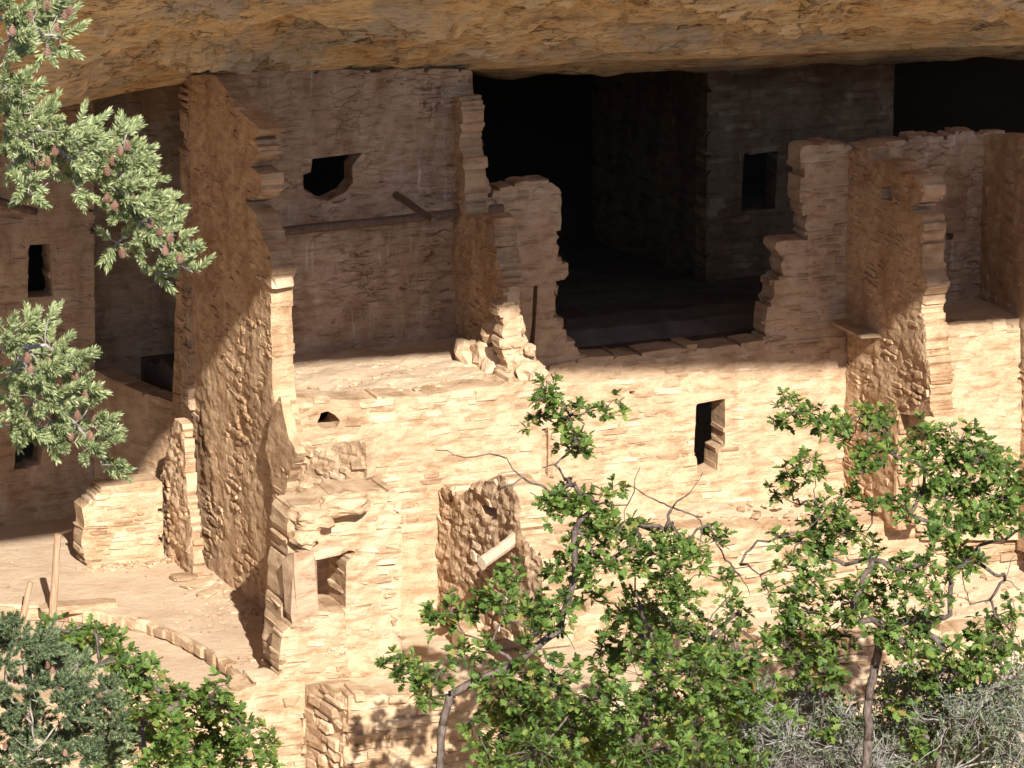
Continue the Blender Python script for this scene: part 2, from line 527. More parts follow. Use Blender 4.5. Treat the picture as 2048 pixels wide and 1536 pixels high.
    while z < z1:
        hgt = rr.uniform(*course)
        if rr.random() < 0.12: hgt *= 0.6
        zc = z + hgt / 2
        xs = []
        for poly in rows:
            for i in range(len(poly)):
                (ax, ay), (bx, by) = poly[i], poly[(i + 1) % len(poly)]
                if (ay > zc) != (by > zc): xs.append(ax + (bx - ax) * (zc - ay) / (by - ay))
        xs.sort()
        for k in range(0, len(xs) - 1, 2):
            a, b = xs[k], xs[k + 1]
            if b - a < 0.07: continue
            u = a + rr.uniform(-0.035, 0.04)
            first = True
            while u < b - 0.03:
                L = rr.uniform(*slen)
                if rr.random() < 0.15: L *= 0.55
                last = False
                if u + L > b - 0.09: L = b - u + rr.uniform(-0.05, 0.035); last = True
                uc = u + L / 2
                gap = rr.uniform(0.008, 0.018)
                pr, sk = proud, skip
                if zone:
                    zz = zone(uc, zc)
                    if zz: pr, sk = zz
                hh = hgt - rr.uniform(0.008, 0.016)
                endst = first or last
                if (rr.random() < end_keep) if endst else (rr.random() > sk):
                    p_ = rr.uniform(*pr)
                    dep = rr.uniform(0.10, 0.15)
                    off = p_ - dep / 2
                    if endst and full_ends:
                        dep = t + p_ + 0.02; off = p_ - dep / 2
                    tilt = rr.gauss(0, tilt_s)
                    zw = zc + wavy * nz(uc * 0.8 + seed, zc * 0.6, 3.3) + rr.gauss(0, 0.006)
                    lst.append((uc, zw, off, L - gap, hh * (rr.uniform(*end_h) if endst else rr.uniform(.7, 1.1)), dep, tilt + rr.gauss(0, .02), rr.gauss(0, 0.03)))
                u += L; first = False
        z += hgt
    lst.sort(key=lambda s: -s[3] * s[4])
    bx = Matrix(((d[0], n[0], 0, 0), (d[1], n[1], 0, 0), (0, 0, 1, 0), (0, 0, 0, 1)))
    def mat4(s):
        uc, zc, off, L, hh, dep, tilt, yaw = s
        pos = Vector((A[0] + d[0] * uc + n[0] * off, A[1] + d[1] * uc + n[1] * off, zc))
        return Matrix.Translation(pos) @ bx @ Matrix.Rotation(tilt, 4, 'Y') @ Matrix.Rotation(yaw, 4, 'Z') @ Matrix.Diagonal((L, dep, hh, 1))
    for s in lst[:nmax]:
        add_stone(root, mat4(s), mats[0])
    rest = lst[nmax:]
    if rest:
        vv, ff = [], []
        vr = stones_for(mats[0])
        for s in rest:
            me, V, F_ = rr.choice(vr)
            m4 = np.array(mat4(s))
            k0 = len(vv)
            vv.extend((V @ m4[:3, :3].T + m4[:3, 3]).tolist())
            ff.extend(tuple(k0 + q for q in f) for f in F_)
        o = mesh_obj('stone_facing', vv, ff, mats[0], parent=root, loc=base)
        o['kind'] = 'stuff'
    root['_n'] = len(lst); del root['_n']
    return root, uz, (A, d, n)

def tube(pts, rad, sides=8, cap=True):
    P = [np.array(p, float) for p in pts]
    R = rad if hasattr(rad, '__len__') else [rad] * len(P)
    vv, ff = [], []
    t = P[1] - P[0]; t /= np.linalg.norm(t) + 1e-9
    a = np.array([0, 0, 1.0]) if abs(t[2]) < 0.9 else np.array([1.0, 0, 0])
    x = np.cross(t, a); x /= np.linalg.norm(x)
    for i, p in enumerate(P):
        t = P[min(i + 1, len(P) - 1)] - P[max(i - 1, 0)]
        t /= np.linalg.norm(t) + 1e-9
        x = x - t * (x @ t); x /= np.linalg.norm(x) + 1e-9
        y = np.cross(t, x)
        for k in range(sides):
            an = 2 * pi * k / sides
            vv.append(p + (x * cos(an) + y * sin(an)) * R[i])
    for i in range(len(P) - 1):
        for k in range(sides):
            k2 = (k + 1) % sides
            ff.append((i * sides + k, i * sides + k2, (i + 1) * sides + k2, (i + 1) * sides + k))
    if cap:
        ff.append(tuple(range(sides))[::-1])
        ff.append(tuple((len(P) - 1) * sides + k for k in range(sides)))
    return vv, ff

def log(name, a, b, r, mat, label=None, cat=None, parent=None, seg=10, wob=0.12, taper=0.9, sides=10):
    a, b = np.array(a, float), np.array(b, float)
    L = np.linalg.norm(b - a)
    pts, rr = [], []
    for i in range(seg + 1):
        t = i / seg
        p = a + (b - a) * t
        p = p + np.array([nz(t * 3, a[0], 1), nz(t * 3, a[1], 2), nz(t * 3, a[2], 3)]) * wob * r * 2
        pts.append(p); rr.append(r * (1 + (taper - 1) * t) * (1 + 0.12 * nz(t * 6 + a[0], 4.2)))
    vv, ff = tube(pts, rr, sides)
    for i in range(len(vv)): vv[i] = vv[i] + np.array([nz(*(vv[i] * 9)), nz(*(vv[i] * 9 + 5)), 0]) * r * 0.14
    o = mesh_obj(name, vv, ff, mat, parent=parent, loc=tuple((a + b) / 2) if parent is None else tuple(parent.matrix_basis.translation))
    if label: tag(o, label, cat)
    return o

# ================================================================== THE SETTING
# ---- overhanging cliff: shadow line on the walls fixes where its lip stands
ZC_PX = [(-700, 420), (-300, 330), (0, 262), (100, 222), (200, 198), (300, 178), (380, 166), (600, 152), (900, 143), (1000, 136), (1150, 120), (1400, 112), (1700, 100), (2048, 84), (2600, 70)]
zc_pts = [at_y(px, py, 0.3) for px, py in ZC_PX]
ZCX = np.array([p[0] for p in zc_pts]); ZCZ = np.array([p[2] for p in zc_pts])
LIP_S = 19.0
def z_shadow(x): return float(np.interp(x, [-9, -5.6, -5.0, -4.4, -3.9, 0.5, 4.6, 12], [-0.95, -0.78, -0.62, 0.10, 0.42, 0.08, -0.23, -0.6]))          # height of the shadow line on the plane y = 0
def lip_z(x):
    xs = x + LIP_S * tan(SUN_A)
    return min(max(z_shadow(min(max(xs, -12), 12)), -1.2), 1.2) + (LIP_S - 0.3) * tan(SUN_EL) / cos(SUN_A)
def wgt_lip(x): return min(1, max(0, (x + 0.6) / 1.2))
POCK = (-2.55, 1.95)                                    # a spalled pocket in the roof
def build_cliff():
    xs = np.concatenate([np.linspace(-60, -11, 26)[:-1], np.arange(-11, 10.0, 0.062), np.linspace(10.0, 60, 26)[1:]])
    ss = np.concatenate([np.linspace(-12.0, -3.2, 12)[:-1], np.arange(-3.2, 5.2, 0.062), np.linspace(5.2, LIP_S, 34)[1:]])
    verts = []
    for s in ss:
        for x in xs:
            z0 = float(np.interp(x, ZCX, ZCZ))
            zl = lip_z(x)
            if s >= 0:
                k = s / LIP_S
                z = z0 + (zl - z0) * (k + 0.06 * sin(pi * k) * 0.0)
                edge = min(1, s / 0.9)
                edge *= 1.0 if s < 16 else max(0, (LIP_S - s) / 3.0)
                # bedding: long lenses, ledges and spalled pockets
                d1, p1 = mnoise.voronoi((x * 0.75 + 0.4 * nz(x * 2, s * 3, 1.0), s * 2.3 + x * 0.3, 0.0), distance_metric='DISTANCE', exponent=2.5)
                d2, p2 = mnoise.voronoi((x * 2.2 + 0.3 * nz(x * 5, s * 6, 1.0), s * 6.5 + x * 0.9, 3.0), distance_metric='DISTANCE', exponent=2.5)
                pl = 0.12 * nz(p1[0].x * 3.7, p1[0].y * 3.7, 8.0) + 0.05 * nz(p2[0].x * 3.7, p2[0].y * 3.7, 2.0)
                pl += 0.05 * max(0, 1 - (d1[1] - d1[0]) * 7) + 0.03 * max(0, 1 - (d2[1] - d2[0]) * 6)
                b1 = 0.30 * fbm(x * 0.28 + 3, s * 0.9 + x * 0.12, 4.0, 3)
                b2 = 0.15 * fbm(x * 0.9 + s * 0.3, s * 3.0 + x * 0.25, 9.0, 4)
                rid = 1 - abs(nz(x * 0.8 + 1.7, s * 2.6 + x * 0.35, 2.0)) * 2
                b3 = 0.08 * max(0, rid) ** 3
                q = (s * 1.25 + 0.5 * fbm(x * 0.5, s * 0.5, 7.0, 2) + x * 0.06)
                fr = q - math.floor(q)
                b4 = 0.10 * (fr ** 3)
                b5 = 0.06 * fbm(x * 2.2 + s, s * 7.0 + x * .8, 3.0, 3)
                cr_ = nz(x * 1.1 + 2.0 * nz(x * .6, s * .9, 5.0), s * 3.2 + x * .5, 6.0)
                b5 += 0.14 * max(0.0, 1 - abs(cr_) * 9)
                hx, hs = x - POCK[0], s - POCK[1]
                if abs(hx) < .3 and -.25 < hs < .3: z += 0.22 * max(0, 1 - abs(hx) / (.19 + .25 * hs)) ** .5
                z += edge * (b1 + b2 - b3 + b4 + b5 + pl * (0.5 + 0.9 * max(0, nz(x * .5, s * .8, 11.0) + .35)) - 0.03)
                z = max(z, z0 - 0.03 + 0.30 * s)
            else:
                i = -s
                wgt = min(1, max(0, (x + 0.6) / 1.2))
                drop = wgt * (0.50 * min(i, 0.95) + 0.10 * max(0, i - 0.95)) + (1 - wgt) * 0.08 * i
                z = z0 - drop + 0.10 * wgt * min(1, i / .06) + 0.05 * fbm(x * 1.1, i * 2.5, 3.0, 3) * min(1, i / 0.3) * (0.4 + wgt)
                z = max(z, 1.8)
            verts.append((x, 0.3 - s, z - (0.035 * wgt_lip(x) if 0 <= s < .1 else 0)))
    nx, ns = len(xs), len(ss)
    faces = []
    for j in range(ns - 1):
        for i in range(nx - 1):
            faces.append((j * nx + i, (j + 1) * nx + i, (j + 1) * nx + i + 1, j * nx + i + 1))
    # outer cliff face, mesa top, back of the alcove
    lip = [(ns - 1) * nx + i for i in range(nx)]
    def row(fn):
        k = len(verts)
        for i in range(nx): verts.append(fn(i))
        return list(range(k, k + nx))
    def bridge(a, b):
        for i in range(nx - 1): faces.append((a[i], b[i], b[i + 1], a[i + 1]))
    r1 = row(lambda i: (xs[i], -LIP_S - 0.2 + 0.5 * nz(xs[i] * .3, 1, 1), verts[lip[i]][2] + 3.0))
    r2 = row(lambda i: (xs[i], -LIP_S + 2.2, verts[lip[i]][2] + 9.0))
    r3 = row(lambda i: (xs[i], 120.0, 26.0))
    bridge(lip, r1); bridge(r1, r2); bridge(r2, r3)
    b0 = [i for i in range(nx)]
    b1 = row(lambda i: (xs[i], 12.5, -5.0))
    bridge(b1, b0)
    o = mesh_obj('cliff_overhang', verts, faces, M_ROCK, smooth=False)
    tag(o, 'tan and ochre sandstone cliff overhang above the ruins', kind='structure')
build_cliff()

# ---- hillside: one sheet, canyon in front, rising under the camera, out to the horizon
def hill_z(x, y):
    if y > -5.2: z = -3.4
    elif y > -6.4: z = -3.4 + (y + 5.2) * 0.15
    else: z = -3.58 - 0.42 * min(-6.4 - y, 26)
    if y < -36: z += (-36 - y) * 1.35
    z = min(z, 12.0 + 0.02 * abs(y))
    return z + 0.25 * fbm(x * 0.25, y * 0.25, 2.0, 4) * (1 if y < -6 else 0.2)
def build_hill():
    xs = np.concatenate([[-1500, -600, -250, -120], np.arange(-60, 61, 1.5), [120, 250, 600, 1500]])
    ys = np.concatenate([[-1800, -700, -300, -150, -100], np.arange(-80, -12, 2.0), np.arange(-12, 1.0, 0.5), [4, 9, 13]])
    v = [(x, y, hill_z(x, y)) for y in ys for x in xs]
    nx = len(xs)
    f = [(j * nx + i, j * nx + i + 1, (j + 1) * nx + i + 1, (j + 1) * nx + i) for j in range(len(ys) - 1) for i in range(nx - 1)]
    tag(mesh_obj('hillside', v, f, M_HILL, smooth=True), 'dry tan hillside falling away below the ruins', kind='structure')
build_hill()

def sheet(name, label, poly, zfn, mat, cell=0.12, skirt=None, smooth=True, kind='structure', th=0.5):
    """a ground sheet with a thickness, bounded by a plan polygon"""
    P = [tuple(p) for p in poly]
    x0, x1 = min(p[0] for p in P) - cell, max(p[0] for p in P) + cell
    y0, y1 = min(p[1] for p in P) - cell, max(p[1] for p in P) + cell
    gx = np.arange(x0, x1 + cell, cell); gy = np.arange(y0, y1 + cell, cell)
    CX, CY = np.meshgrid(gx[:-1] + cell / 2, gy[:-1] + cell / 2, indexing='ij')
    ok = inside(P, CX, CY)
    use = np.zeros((len(gx), len(gy)), int)
    nu, nv = ok.shape
    for a in (0, 1):
        for b in (0, 1): use[a:a + nu, b:b + nv] += ok
    VX, VY = [m.copy() for m in np.meshgrid(gx, gy, indexing='ij')]
    SA = np.array(P); SD = np.roll(SA, -1, 0) - SA; SL = (SD ** 2).sum(1) + 1e-12
    for i, j in zip(*np.where((use > 0) & (use < 4))):
        p = np.array([VX[i, j], VY[i, j]])
        tt = np.clip(((p - SA) * SD).sum(1) / SL, 0, 1)
        q = SA + SD * tt[:, None]; dd = ((q - p) ** 2).sum(1); k = dd.argmin()
        if dd[k] < (cell * 0.9) ** 2: VX[i, j], VY[i, j] = q[k]
    idx = -np.ones(use.shape, int); idb = idx.copy(); v = []
    for i, j in zip(*np.where(use > 0)):
        z = zfn(VX[i, j], VY[i, j])
        idx[i, j] = len(v); v.append((VX[i, j], VY[i, j], z))
        if use[i, j] < 4: idb[i, j] = len(v); v.append((VX[i, j], VY[i, j], z - th))
    f = []
    for i, j in zip(*np.where(ok)):
        a, b, c, e = (i, j), (i + 1, j), (i + 1, j + 1), (i, j + 1)
        f.append((idx[a], idx[b], idx[c], idx[e]))
        if j == 0 or not ok[i, j - 1]: f.append((idx[b], idx[a], idb[a], idb[b]))
        if j == nv - 1 or not ok[i, j + 1]: f.append((idx[e], idx[c], idb[c], idb[e]))
        if i == 0 or not ok[i - 1, j]: f.append((idx[a], idx[e], idb[e], idb[a]))
        if i == nu - 1 or not ok[i + 1, j]: f.append((idx[c], idx[b], idb[b], idb[c]))
    f = [tuple(int(k) for k in q) for q in f]
    o = mesh_obj(name, v, f, mat, smooth=False)
    return tag(o, label, kind=kind)

ZP = -1.8
# upper plaza, bounded by the kiva kerb arc
ARC = [at_z(px, py, ZP)[:2] for px, py in [(-300, 1190), (0, 1208), (110, 1214), (200, 1222), (300, 1240), (370, 1268), (425, 1298), (462, 1326), (480, 1352)]]
plaza_poly = [tuple(p) for p in ARC] + [(-5.22, -5.45), (-3.6, -5.45), (-3.6, 2.6), (-14, 2.6), (-14, float(ARC[0][1]))]
sheet('plaza', 'pale packed earth plaza in front of the tower', plaza_poly,
      lambda x, y: ZP + 0.02 * fbm(x * 1.2, y * 1.2, 0.0, 4) - 0.02 * max(0, -y - 3), M_DUST, cell=0.1, th=0.9)
sheet('courtyard', 'pale packed earth kiva courtyard below the plaza step', [(-14, -5.45), (-4.6, -5.45), (-4.6, -1.0), (-14, -0.6)],
      lambda x, y: ZP - 0.17 + 0.02 * fbm(x * 1.1 + 4, y * 1.1, 0.0, 4), M_DUST, cell=0.12, th=0.8)
# terraces to the right
sheet('terrace', 'sunlit sandy terrace at the foot of the long wall', [(-1.3, 0.1), (-1.3, -1.15), (9.0, -1.15), (9.0, 0.1)],
      lambda x, y: -1.80 - 0.02 * (x - 0.5) + 0.24 * min(0, y) * 0.5 + 0.05 * fbm(x * 1.3, y * 2, 0.0, 4), M_DUST, cell=0.12)
sheet('lower_terrace', 'sunlit sandy ledge below the terrace wall', [(-2.4, -1.0), (-2.4, -3.6), (9.0, -3.6), (9.0, -1.0)],
      lambda x, y: -2.75 + 0.18 * (y + 1.0) + 0.07 * fbm(x * 1.1, y * 2, 3.0, 4), M_DUST, cell=0.14)
sheet('rubble_slope', 'sandy rubble slope in front of the lower ledge', [(-4.8, -5.0), (-4.8, -8.0), (9.0, -8.0), (9.0, -3.3), (-2.6, -3.3), (-2.6, -5.0)],
      lambda x, y: -2.95 + 0.22 * (y + 3.3) + 0.12 * fbm(x * 0.9, y * 1.4, 5.0, 5), M_DUST, cell=0.16)
sheet('room_floor', 'sunlit rubble floor of the roofless tower room', [(-4.0, -1.98), (-0.45, -1.98), (-0.45, 0.1), (-4.0, 0.1)],
      lambda x, y: 0.60 + 0.06 * (y + 2.2) * 0.4 + 0.05 * fbm(x * 1.8, y * 2.2, 1.0, 4), M_DUST, cell=0.09, th=0.1)
sheet('alcove_floor', 'dark floor inside the alcove', [(-0.3, 0.3), (12.0, 0.3), (12.0, 12.0), (-3.9, 12.0), (-3.9, 0.3)],
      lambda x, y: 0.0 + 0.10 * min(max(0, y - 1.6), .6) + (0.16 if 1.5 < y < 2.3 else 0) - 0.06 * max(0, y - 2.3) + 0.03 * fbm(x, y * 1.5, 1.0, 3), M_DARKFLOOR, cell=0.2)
sheet('side_room_floor', 'shaded floor of the roofless room beside the wing wall', [(4.9, -1.18), (9.5, -1.18), (9.5, 0.0), (4.9, 0.0)],
      lambda x, y: 0.53 + 0.03 * fbm(x * 2, y * 2, 1.0, 3), M_DUST, cell=0.12)
sheet('doorway_floor', 'small sunlit earth floor below the broken doorway', [(-4.7, -5.0), (-2.3, -5.0), (-2.3, -6.3), (-4.25, -6.3), (-4.55, -5.5)],
      lambda x, y: -1.80 + 0.06 * (y + 5.0) + 0.03 * fbm(x * 2, y * 2, 1.0, 3), M_DUST, cell=0.1, th=0.12)
sheet('store_floor', 'sunlit earth floor between the tower foot and the stub wall', [(-3.9, -2.0), (-0.2, -2.0), (-0.2, -5.3), (-3.9, -5.3)],
      lambda x, y: -2.25 + 0.05 * fbm(x * 2, y * 2, 1.0, 3), M_DUST, cell=0.12)

# ================================================================== THE WALLS
FRONT = (1, 0)
LEFT = (0, -1)
XL = -4.17                                            # outer face of the tower's left wall
G_TALL = None
GPLAST = (M_OCHRE, M_OMUD)

# the tower's left wall, plastered above, bare rubble below
def lw_zone(u, z):                                    # u = -y here: u grows towards the viewer
    if z > 2.6 - 0.75 * (2.9 - u): return ((-0.004, 0.006), 0.75)
    return ((-0.014, 0.012), 0.4)
make_wall('tower_side_wall', 'tall plastered tower wall with a ragged broken front edge, rising to the overhang', (XL, 0), LEFT,
    [(378, 150), (372, 300), (368, 400), (355, 450), (350, 600), (345, 800), (325, 960), (328, 1120), (563, 1255), (560, 1000), (562, 870),
     (545, 780), (541, 650), (542, 565), (548, 545), (540, 505), (524, 470), (512, 430), (490, 398), (520, 385), (524, 350), (500, 335), (522, 300), (505, 280),
     (524, 262), (498, 240), (470, 215), (454, 182), (430, 150)],
    t=0.27, mats=GPLAST, zone=lw_zone, slen=(0.10, 0.3), course=(0.06, 0.12), bulge=0.035, rough=0.025, cell=0.042, lump=0.013, tilt_s=0.1, end_keep=0.4, erode=0.015)
make_wall('tower_corner_facing', 'thin ragged facing left on the tower corner above the plaza', (XL - 0.10, 0), LEFT,
    [(560, 792), (566, 830), (580, 880), (594, 905), (574, 965), (568, 1000), (572, 1262), (548, 1262), (546, 1000), (542, 940), (530, 900), (538, 860), (545, 815)],
    t=0.11, mats=GPLAST, proud=(-0.01, 0.01), skip=0.5, rough=0.03, cell=0.04, erode=0.0, end_keep=0.2)

# tower back wall with the broken window
make_wall('tower_back_wall', 'shaded plastered back wall of the tower with a broken square window', (0, 0.0), FRONT,
    [(376, 150), (600, 140), (870, 138), (945, 140), (947, 195), (962, 215), (960, 260), (970, 300), (962, 340), (978, 360), (980, 392), (1004, 412),
     (1000, 780), (376, 820)],
    holes=[[(625, 318), (726, 305), (704, 332), (706, 365), (690, 386), (655, 402), (630, 396), (607, 380), (606, 350), (622, 344)]],
    t=0.3, mats=(M_BROWN, M_BMUD), proud=(-0.006, 0.006), skip=0.45, bulge=0.025, course=(0.06, 0.1), cell=0.042, hole_rough=0.002)

# partition between tower room and the alcove
XPW = float(at_y(910, 600, 0.0)[0])
make_wall('partition_wall', 'ochre partition wall beside the tower room with a crumbling sunlit end', (XPW, 0), LEFT,
    [(906, 192), (922, 196), (926, 240), (919, 290), (930, 330), (928, 380), (936, 432), (985, 440), (990, 490), (1000, 530), (1008, 572), (1010, 600),
     (996, 635), (1012, 690), (1030, 735), (1038, 772), (900, 772), (902, 400)],
    t=0.28, mats=GPLAST, proud=(-0.012, 0.02), skip=0.45, slen=(0.1, 0.3), bulge=0.04, rough=0.035, cell=0.042, lump=0.025, tilt_s=0.1)

make_wall('partition_end', 'sunlit crumbling end of the partition wall flaring down to the ledge', (0, -2.02), FRONT,
    [(1006, 578), (1040, 572), (1038, 606), (1046, 640), (1052, 672), (1066, 705), (1086, 732), (1092, 770), (1000, 775), (1012, 720), (998, 690), (1008, 650), (996, 622), (1010, 604)],
    t=0.26, mats=(M_SAND, M_MUD), proud=(-0.01, 0.03), skip=0.1, slen=(0.1, 0.26), rough=0.02, cell=0.045)
# wall pier with the slit, the long low wall and the right-hand pier: one line of building, three pieces
make_wall('slit_wall', 'shaded stepped wall fragment with a narrow vertical slit', (0, 0.03), FRONT,
    [(985, 385), (1000, 378), (1040, 364), (1095, 361), (1122, 380), (1122, 450), (1114, 520), (1145, 530), (1139, 548), (1120, 560), (1110, 600),
     (1112, 632), (1130, 650), (1135, 680), (1153, 690), (1158, 705), (1178, 714), (1180, 775), (985, 790)],
    holes=[[(1067, 572), (1076, 570), (1073, 620), (1068, 690), (1058, 692), (1064, 640)]],
    t=0.33, mats=(M_BROWN, M_MUD), proud=(-0.002, 0.014), skip=0.12, cell=0.04, course=(0.06, 0.11))
make_wall('long_wall', 'long sunlit masonry wall pierced by a tall dark doorway window', (0, 0.0), FRONT,
    [(1040, 745), (1180, 714), (1250, 712), (1330, 699), (1420, 696), (1520, 681), (1545, 684), (1700, 672), (1712, 1010), (1040, 1050)],
    holes=[[(1392, 808), (1450, 797), (1450, 895), (1437, 900), (1434, 945), (1394, 948), (1394, 915), (1388, 910)],
           [(1258, 780), (1274, 776), (1268, 790), (1260, 789)]],
    t=0.42, proud=(-0.008, 0.015), skip=0.15, tilt_s=.02, course=(0.065, 0.115), slen=(0.15, 0.45))
make_wall('right_pier', 'shaded stepped masonry pier standing on the long wall', (0, 0.025), FRONT,
    [(1602, 297), (1612, 291), (1700, 289), (1712, 300), (1712, 690), (1525, 690), (1532, 640), (1536, 612), (1550, 590), (1547, 565), (1565, 545), (1560, 510), (1549, 495),
     (1554, 482), (1608, 480), (1612, 440), (1604, 430), (1600, 400)],
    t=0.36, mats=(M_BROWN, M_MUD), proud=(-0.002, 0.016), skip=0.1, course=(0.06, 0.1))

# front of the tower below the missing upper wall
TFW = make_wall('tower_front_wall', 'sunlit lower front wall of the tower with a small dark hole', (0, -2.3), FRONT,
    [(578, 792), (640, 796), (700, 800), (780, 792), (850, 792), (925, 778), (1000, 772), (1012, 764), (1086, 764), (1108, 850), (1112, 1000), (1100, 1130), (870, 1260), (556, 1280), (560, 880)],
    holes=[[(634, 848), (642, 826), (655, 822), (670, 830), (684, 846), (668, 858), (645, 858)], [(1084, 858), (1097, 856), (1097, 952), (1083, 952)]],
    t=0.42, proud=(-0.008, 0.016), skip=0.2, tilt_s=.025, course=(0.07, 0.12), slen=(0.15, 0.5))

rw_ = make_wall('return_wall', 'side return wall of the tower beside the long wall', (-0.36, -2.28), (0, 1),
    [(0.05, -2.6), (2.3, -2.6), (2.3, 0.5), (1.4, 0.6), (0.05, 0.58)], raw=True, t=0.3, proud=(-0.006, 0.02), skip=0.15)[0]
for k_ in ('label', 'category', 'kind'): del rw_[k_]
rw_.parent = TFW[0]; rw_.location = Vector(rw_.location) - Vector(TFW[0].location)
# oblique rubble wall below the tower corner
A_, B_ = np.array([-4.10, -2.85]), at_y(735, 930, -4.2)[:2]
make_wall('rubble_core_wall', 'rough broken rubble core wall below the tower corner', A_, B_ - A_,
    [(548, 945), (560, 915), (592, 884), (612, 900), (640, 906), (664, 889), (690, 886), (730, 880), (736, 1010), (700, 1080), (600, 1120), (560, 1100)],
    t=0.14, proud=(-0.03, 0.04), skip=0.15, slen=(0.12, 0.34), course=(0.06, 0.13), bulge=0.06, mats=(M_SAND, M_MUD), rough=0.03, cell=0.042, lump=0.035, tilt_s=0.2)

make_wall('doorway_wall', 'sunlit ruined wall with a broken keyhole doorway', (0, -5.15), FRONT,
    [(578, 1032), (592, 1016), (640, 1008), (672, 992), (690, 984), (770, 982), (801, 986), (803, 1100), (800, 1420), (556, 1420), (562, 1240), (572, 1110)],
    holes=[[(632, 1116), (660, 1108), (716, 1098), (692, 1126), (691, 1216), (632, 1217)]],
    t=0.55, end_keep=0.95, end_h=(.7, 1.1), erode=0.02, rough=0.045, bulge=0.05, lump=0.012, proud=(-0.012, 0.024), skip=0.15, tilt_s=.05, course=(0.06, 0.11), slen=(0.12, 0.4))

make_wall('doorway_plinth', 'sunlit masonry plinth under the broken doorway', (0, -5.46), FRONT,
    [(566, 1262), (600, 1240), (640, 1222), (690, 1226), (700, 1390), (556, 1390), (560, 1300)],
    t=0.3, end_keep=0.95, end_h=(.7, 1.1), erode=0.02, proud=(-0.005, 0.02), skip=0.1, course=(0.06, 0.11), slen=(0.12, 0.36))
XSW = float(at_y(876, 985, -2.3)[0])
make_wall('stub_wall', 'rough crumbling stub wall with a dark notch near its top', (XSW, 0), LEFT,
    [(872, 988), (884, 976), (902, 978), (925, 990), (946, 966), (968, 962), (1000, 950), (1028, 972), (1040, 1000), (1046, 1070), (1085, 1120), (1085, 1300), (872, 1230)],
    holes=[[(962, 1008), (976, 1012), (998, 1018), (994, 1036), (984, 1040), (970, 1026)]],
    t=0.34, proud=(-0.03, 0.03), skip=0.2, slen=(0.12, 0.36), course=(0.06, 0.15), bulge=0.06, rough=0.03, cell=0.042, lump=0.035, tilt_s=0.2)

# right wing
XRW = float(at_y(1692, 700, 0.0)[0])
make_wall('wing_wall', 'tall ragged wing wall with a small square hole and a rough sunlit foot', (XRW, 0), LEFT,
    [(1684, 312), (1735, 296), (1742, 318), (1788, 324), (1800, 345), (1838, 354), (1850, 376), (1846, 400), (1822, 414), (1844, 430), (1850, 455), (1843, 480), (1846, 540), (1857, 570),
     (1848, 595), (1842, 622), (1852, 650), (1855, 700), (1864, 760), (1860, 810), (1868, 834), (1800, 828), (1796, 1062), (1684, 1012)],
    holes=[[(1760, 373), (1782, 372), (1786, 402), (1762, 400)]],
    t=0.3, mats=GPLAST, zone=lambda u, z: ((-0.004, 0.008), 0.6) if z > 0.9 + 0.62 * (u - 1.0) else ((-0.02, 0.022), 0.25), slen=(0.1, 0.3), bulge=0.04, rough=0.025, cell=0.042, lump=0.014, tilt_s=0.12)
make_wall('doorway_jamb', 'narrow brown jamb under the overhanging foot of the wing wall', (XRW + 0.10, 0), LEFT,
    [(1804, 800), (1830, 800), (1827, 915), (1824, 1050), (1806, 1050)], t=0.12, mats=GPLAST, proud=(-0.01, 0.0), skip=0.7, cell=0.04)
make_wall('side_room_front_wall', 'sunlit front wall of the side room below its dark open top', (0, -1.3), FRONT,
    [(1835, 648), (1900, 651), (1960, 646), (2040, 652), (2046, 1080), (1835, 1080)],
    t=0.35, proud=(-0.008, 0.015), skip=0.15, tilt_s=.02, course=(0.065, 0.11), slen=(0.15, 0.42))
make_wall('side_room_back_wall', 'shaded plastered back wall of the side room with a beam hole', (0, -0.08), FRONT,
    [(1715, 296), (1760, 285), (1800, 281), (1850, 274), (1896, 272), (1905, 262), (1944, 262), (1950, 270), (1975, 268), (1975, 640), (1715, 660)],
    holes=[[(1893, 467), (1908, 466), (1907, 479), (1894, 480)]],
    t=0.3, mats=(M_BROWN, M_BMUD), proud=(-0.006, 0.004), skip=0.6)
XRR = float(at_y(1962, 500, -0.08)[0])
make_wall('end_wall', 'ochre end wall closing the side room, running towards the viewer', (XRR, 0), LEFT,
    [(1955, 272), (1990, 268), (2030, 275), (2090, 290), (2100, 620), (2110, 1120), (2034, 1100), (2034, 660), (1955, 640)],
    t=0.3, mats=GPLAST, proud=(-0.004, 0.012), skip=0.5)

# dark rooms deep in the alcove
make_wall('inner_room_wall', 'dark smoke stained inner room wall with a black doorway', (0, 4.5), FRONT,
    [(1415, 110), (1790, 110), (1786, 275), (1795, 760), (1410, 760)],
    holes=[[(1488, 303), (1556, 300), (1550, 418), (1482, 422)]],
    t=0.35, mats=(masonry_mat('smoke_shade_block', [(0.13, 0.085, 0.052), (0.22, 0.147, 0.092), (0.31, 0.215, 0.14)], var=0.5, bstr=0.6), masonry_mat('smoke_shade_plaster', [(0.12, 0.078, 0.048), (0.19, 0.126, 0.08), (0.26, 0.18, 0.118)], var=0.1, bstr=0.7)), proud=(-0.002, 0.02), skip=0.15, course=(0.08, 0.16), slen=(0.2, 0.6), cell=0.09)  # dark tones hold smoke stain and the painted-in shade of the alcove
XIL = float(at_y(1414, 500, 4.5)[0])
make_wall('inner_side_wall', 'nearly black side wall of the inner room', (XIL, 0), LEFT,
    [(1185, 110), (1412, 110), (1410, 760), (1185, 760)], t=0.3, mats=(M_SOOT_SHADE, M_SMUD), proud=(-0.002, 0.02), skip=0.3, course=(0.09, 0.16), slen=(0.2, 0.6), cell=0.1)

